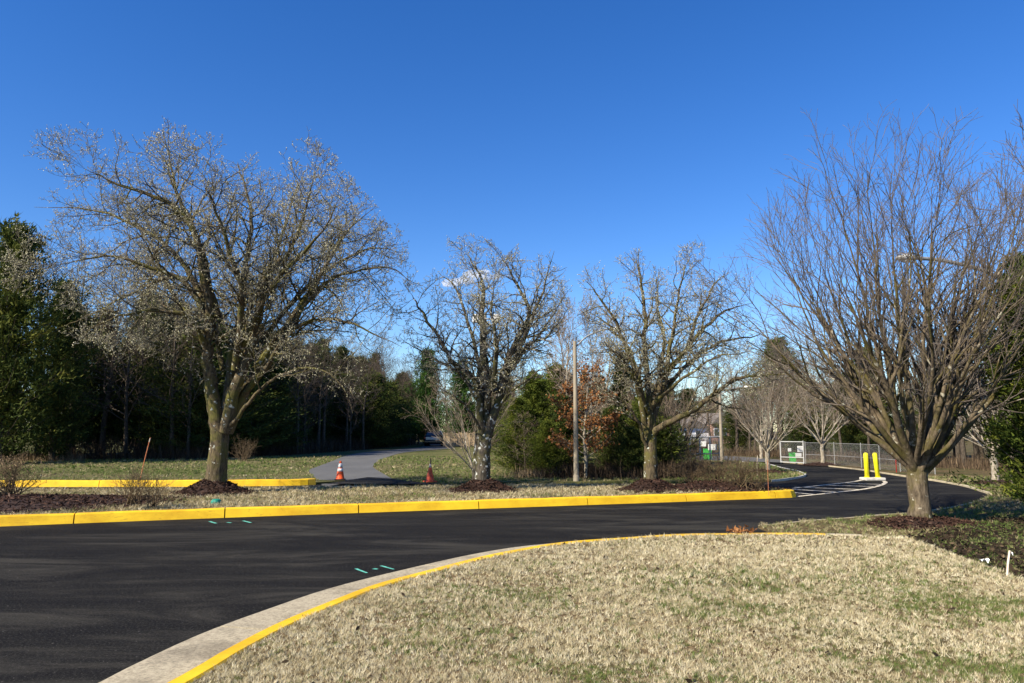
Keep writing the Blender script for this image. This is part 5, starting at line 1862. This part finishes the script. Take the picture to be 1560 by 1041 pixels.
for s in (-1, 1):
    bm = new_bm()
    b_box(bm, s * 0.79 - 0.09, s * 0.79 + 0.09, -0.02, 0.12, 0.72, 0.90, bevel=0.02)
    bobj('tail_lamp', bm, MAT['tail'], car)
    bm = new_bm()
    b_box(bm, s * 1.0 - 0.08, s * 1.0 + 0.08, 2.9, 3.02, 0.95, 1.1, bevel=0.03)
    bobj('side_mirror', bm, MAT['car'], car)
    for y in (0.85, 3.6):
        M = Matrix.Translation((s * 0.80, y, 0.33)) @ Matrix.Rotation(math.pi / 2, 4, 'Y')
        bm = new_bm()
        b_lathe(bm, [(0.25, -0.11), (0.31, -0.10), (0.33, -0.06), (0.33, 0.06), (0.31, 0.10), (0.25, 0.11)], 24, M)
        wh = bobj('wheel', bm, MAT['rubber'], car)
        bm = new_bm()
        b_lathe(bm, [(0.21, -0.118), (0.21, 0.118)], 16, M)
        bobj('rim', bm, MAT['metal'], wh)
bm = new_bm()
b_box(bm, -0.84, 0.84, -0.09, 0.12, 0.34, 0.56, bevel=0.05)
bobj('rear_bumper', bm, MAT['car'], car)
bm = new_bm()
b_box(bm, -0.17, 0.17, -0.03, -0.014, 0.68, 0.80)
bobj('number_plate', bm, MAT['plate'], car)

# ------------------------------------------------------------------ board fence by the car
wf = empty('board_fence', gpt(675, 70.6, 0.06), -0.05, label='weathered tan board fence right of the parked car', cat='fence')
for k in range(15):
    bm = new_bm()
    x = k * 0.235
    hgt = 1.32 + 0.05 * math.sin(k * 2.3)
    b_box(bm, x, x + 0.215, -0.012 + 0.008 * (k % 2), 0.012 + 0.008 * (k % 2), 0.03, hgt, bevel=0.006)
    bobj('board', bm, MAT['fence_wood'], wf)
for z in (0.3, 1.05):
    bm = new_bm()
    b_box(bm, -0.03, 15 * 0.235, 0.025, 0.07, z, z + 0.09)
    bobj('fence_rail', bm, MAT['fence_wood'], wf)
for x in (0.1, 1.75, 3.4):
    bm = new_bm()
    b_box(bm, x - 0.05, x + 0.05, 0.072, 0.17, -0.1, 1.36)
    bobj('post', bm, MAT['fence_wood'], wf)
chain_fence('chain_link_fence', [xy(gpt(600, 78)), xy(gpt(650, 77))], 1.15, 'low chain link fence in the shade left of the parked car', 'fence', mid=(), step=2.4, r=0.03, rail=0.03)

# ------------------------------------------------------------------ stakes and markers
o = empty('marker_rod', at(212, 733, 0.1), label='tall thin orange marker rod leaning by the far kerb', cat='marker')
top = atd(229, 667, o.location.y - 0.1) - o.location
bm = new_bm()
b_tube(bm, [(0, 0, -0.1), tuple(top * 0.5), tuple(top)], 0.013, 6)
bobj('rod', bm, MAT['stake_orange'], o)
bm = new_bm()
b_tube(bm, [tuple(top * 0.9), tuple(top * 0.985)], 0.017, 8)
bobj('reflective_band', bm, MAT['stake'], o)
o = empty('marker_rod', at(1171, 752, 0.15), label='thin orange marker rod at the point of the island', cat='marker')
bm = new_bm()
b_tube(bm, [(0, 0, -0.05), (0.0, 0.0, 0.4), (0.01, 0, 0.78)], 0.0045, 6)
bobj('rod', bm, MAT['stake_orange'], o)
o = empty('marker_rod', at(1154, 727, 0.06), label='thin yellow marker rod on the grassy point', cat='marker')
bm = new_bm()
b_tube(bm, [(0, 0, -0.05), (0.0, 0.0, 0.4), (0.03, 0, 0.72)], 0.009, 6)
bobj('rod', bm, MAT['stake'], o)
o = empty('marker_rod', at(1366, 720, 0.045), label='thin red marker rod in the grass behind the bollards', cat='marker')
bm = new_bm()
b_tube(bm, [(0, 0, -0.05), (0.0, 0.0, 0.5), (0, 0, 0.95)], 0.014, 6)
bobj('rod', bm, MAT['tail'], o)
# survey stake
sb = at(1533, 879, 0.118)
o = empty('survey_stake', sb, label='pale wooden survey stake in the grass at the right edge', cat='stake')
tt = atd(1538.5, 839, sb.y) - sb
bm = new_bm()
M = Matrix.Rotation(0.4, 4, 'Z')
b_tube(bm, [(0, 0, -0.08), tuple(tt * 0.5), tuple(tt)], [0.013, 0.0125, 0.012], 4)
bobj('stake_shaft', bm, MAT['stake'], o)
bm = new_bm()
vs = [bm.verts.new(tuple(tt * f + Vector(d))) for f, d in ((0.97, (0.010, -0.014, 0)), (0.97, (0.022, -0.018, -0.01)), (0.9, (0.026, -0.018, -0.025)), (0.9, (0.012, -0.016, 0)))]
f_ = bm.faces.new(vs)
r_e = bmesh.ops.extrude_face_region(bm, geom=[f_])
bmesh.ops.translate(bm, verts=[v for v in r_e['geom'] if isinstance(v, bmesh.types.BMVert)], vec=(0, 0.002, 0))
bobj('tape_flag', bm, MAT['reflective'], o)
# paper scrap
pb = at(1500, 856, 0.125)
bm = new_bm()
g = [[bm.verts.new((pb.x + (i - 2) * 0.022, pb.y + (j - 1) * 0.03, 0.130 + 0.022 * math.sin(i * 1.7 + j) + 0.012 * ((i * 7 + j * 3) % 3))) for j in range(3)] for i in range(5)]
for i in range(4):
    for j in range(2):
        bm.faces.new([g[i][j], g[i + 1][j], g[i + 1][j + 1], g[i][j + 1]])
r_e = bmesh.ops.extrude_face_region(bm, geom=list(bm.faces))
bmesh.ops.translate(bm, verts=[v for v in r_e['geom'] if isinstance(v, bmesh.types.BMVert)], vec=(0, 0, 0.002))
tag(bobj('paper_scrap', bm, MAT['reflective']), label='crumpled white scrap lying in the grass near the survey stake', cat='litter')
# teal valve lid on the island
vb = at(329, 768, 0.15)
o = empty('valve_cover', vb, label='small teal valve cover in the island grass', cat='valve cover')
bm = new_bm()
b_lathe(bm, [(0.10, -0.02), (0.10, 0.05), (0.085, 0.085), (0.05, 0.1)], 14)
bobj('cover_cap', bm, MAT['teal_lid'], o)
bm = new_bm()
b_lathe(bm, [(0.125, -0.02), (0.12, 0.02)], 14)
bobj('cover_rim', bm, MAT['teal_lid'], o)
# clump of dead leaves on the near kerb
lp = at(1126, 811, 0.13)
r_ = np.random.default_rng(4)
C = np.stack([lp.x + r_.normal(0, .10, 60), lp.y - 0.05 + r_.normal(0, .05, 60), 0.135 + np.abs(r_.normal(0, .03, 60))], 1)
D = r_.normal(0, 1, (60, 3)); D /= np.linalg.norm(D, axis=1)[:, None]
V = leaf_tris(C, D, 0.07, 0.025, r_)
tag(mobj('dead_leaf_clump', np_mesh('dead_leaf_clump', V, [np.arange(len(V)).reshape(-1, 3)], attr={'tone': np.repeat(r_.uniform(0.2, 1, 60), 3)}), MAT['oak_leaf']), label='clump of dead brown leaves lying on the near kerb', cat='leaves')
o = bpy.data.objects.get('dead_leaf_clump'); o['kind'] = 'thing'

# ------------------------------------------------------------------ house behind the left gate
hy = 86.0
hp = gpt(1078, hy, 0.0)
house = empty('house', hp, 0.25, label='white and brick house glimpsed behind the left gate', cat='house')
bm = new_bm()
b_box(bm, -3.4, 0.2, 0, 6, -0.1, 1.9)
bobj('siding_wall', bm, MAT['siding'], house)
bm = new_bm()
b_box(bm, 0.21, 2.6, -0.6, 6, -0.1, 2.3)
bobj('brick_wall', bm, MAT['brick'], house)
bm = new_bm()
for x0, x1, yy, z0, z1 in ((-3.7, 0.2, -0.3, 1.9, 2.9), (0.1, 2.9, -0.9, 2.3, 3.6)):
    xm = (x0 + x1) / 2
    v = [bm.verts.new(p) for p in ((x0, yy, z0), (x1, yy, z0), (xm, yy, z1), (x0, 6.4, z0), (x1, 6.4, z0), (xm, 6.4, z1))]
    for q in ((0, 1, 2), (3, 5, 4), (0, 2, 5, 3), (1, 4, 5, 2), (0, 3, 4, 1)):
        bm.faces.new([v[i] for i in q])
bobj('roof', bm, MAT['roof'], house)
for x, z, yy in ((-2.6, 0.8, 0), (-1.2, 0.8, 0), (0.8, 1.0, -0.6), (1.8, 1.0, -0.6)):
    bm = new_bm()
    b_box(bm, x - 0.3, x + 0.3, yy - 0.05, yy - 0.01, z, z + 0.8)
    w_ = bobj('window', bm, MAT['siding'], house)
    bm = new_bm()
    b_box(bm, x - 0.24, x + 0.24, yy - 0.065, yy - 0.052, z + 0.06, z + 0.74)
    bobj('pane', bm, MAT['window'], w_)

# ------------------------------------------------------------------ the one small cloud
cd = 2600.0
cc = atd(718, 428, cd)
k = cd / F
bm = new_bm()
rc = random.Random(2)
for i in range(34):
    t = rc.uniform(-1, 1)
    r = (9 + 9 * (1 - abs(t)) * rc.random()) * k * 0.62
    M = Matrix.Translation(cc + Vector((t * 40 * k, rc.uniform(-14, 14) * k, (rc.uniform(-2, 5) * (1 - t * t) + 5 * t + (6 if 0 < t < .6 else 0)) * k))) @ Matrix.Diagonal((r * 1.5, r, r * 0.62, 1))
    bmesh.ops.create_icosphere(bm, subdivisions=2, radius=1.0, matrix=M)
m = bpy.data.materials.new('cloud_vapour')
m.use_nodes = True
nt = m.node_tree
nt.nodes.clear()
om = nt.nodes.new('ShaderNodeOutputMaterial')
pv = nt.nodes.new('ShaderNodeVolumePrincipled')
pv.inputs['Color'].default_value = (1, 1, 1, 1)
pv.inputs['Anisotropy'].default_value = 0.0
tc = nt.nodes.new('ShaderNodeTexCoord')
nz = N(nt, 'ShaderNodeTexNoise', Scale=0.022, Detail=5.0, Roughness=0.6)
nt.links.new(tc.outputs['Object'], nz.inputs['Vector'])
mr_ = nt.nodes.new('ShaderNodeMapRange')
mr_.inputs[1].default_value = 0.38
mr_.inputs[2].default_value = 0.60
mr_.inputs[3].default_value = 0.0
mr_.inputs[4].default_value = 0.06
nt.links.new(nz.outputs[0], mr_.inputs[0])
nt.links.new(mr_.outputs[0], pv.inputs['Density'])
nt.links.new(pv.outputs[0], om.inputs['Volume'])
try:
    m.cycles.volume_step_rate = 4.0
except Exception:
    pass
tag(bobj('cloud', bm, m), label='small white cloud low in the blue sky', cat='cloud', kind='structure')
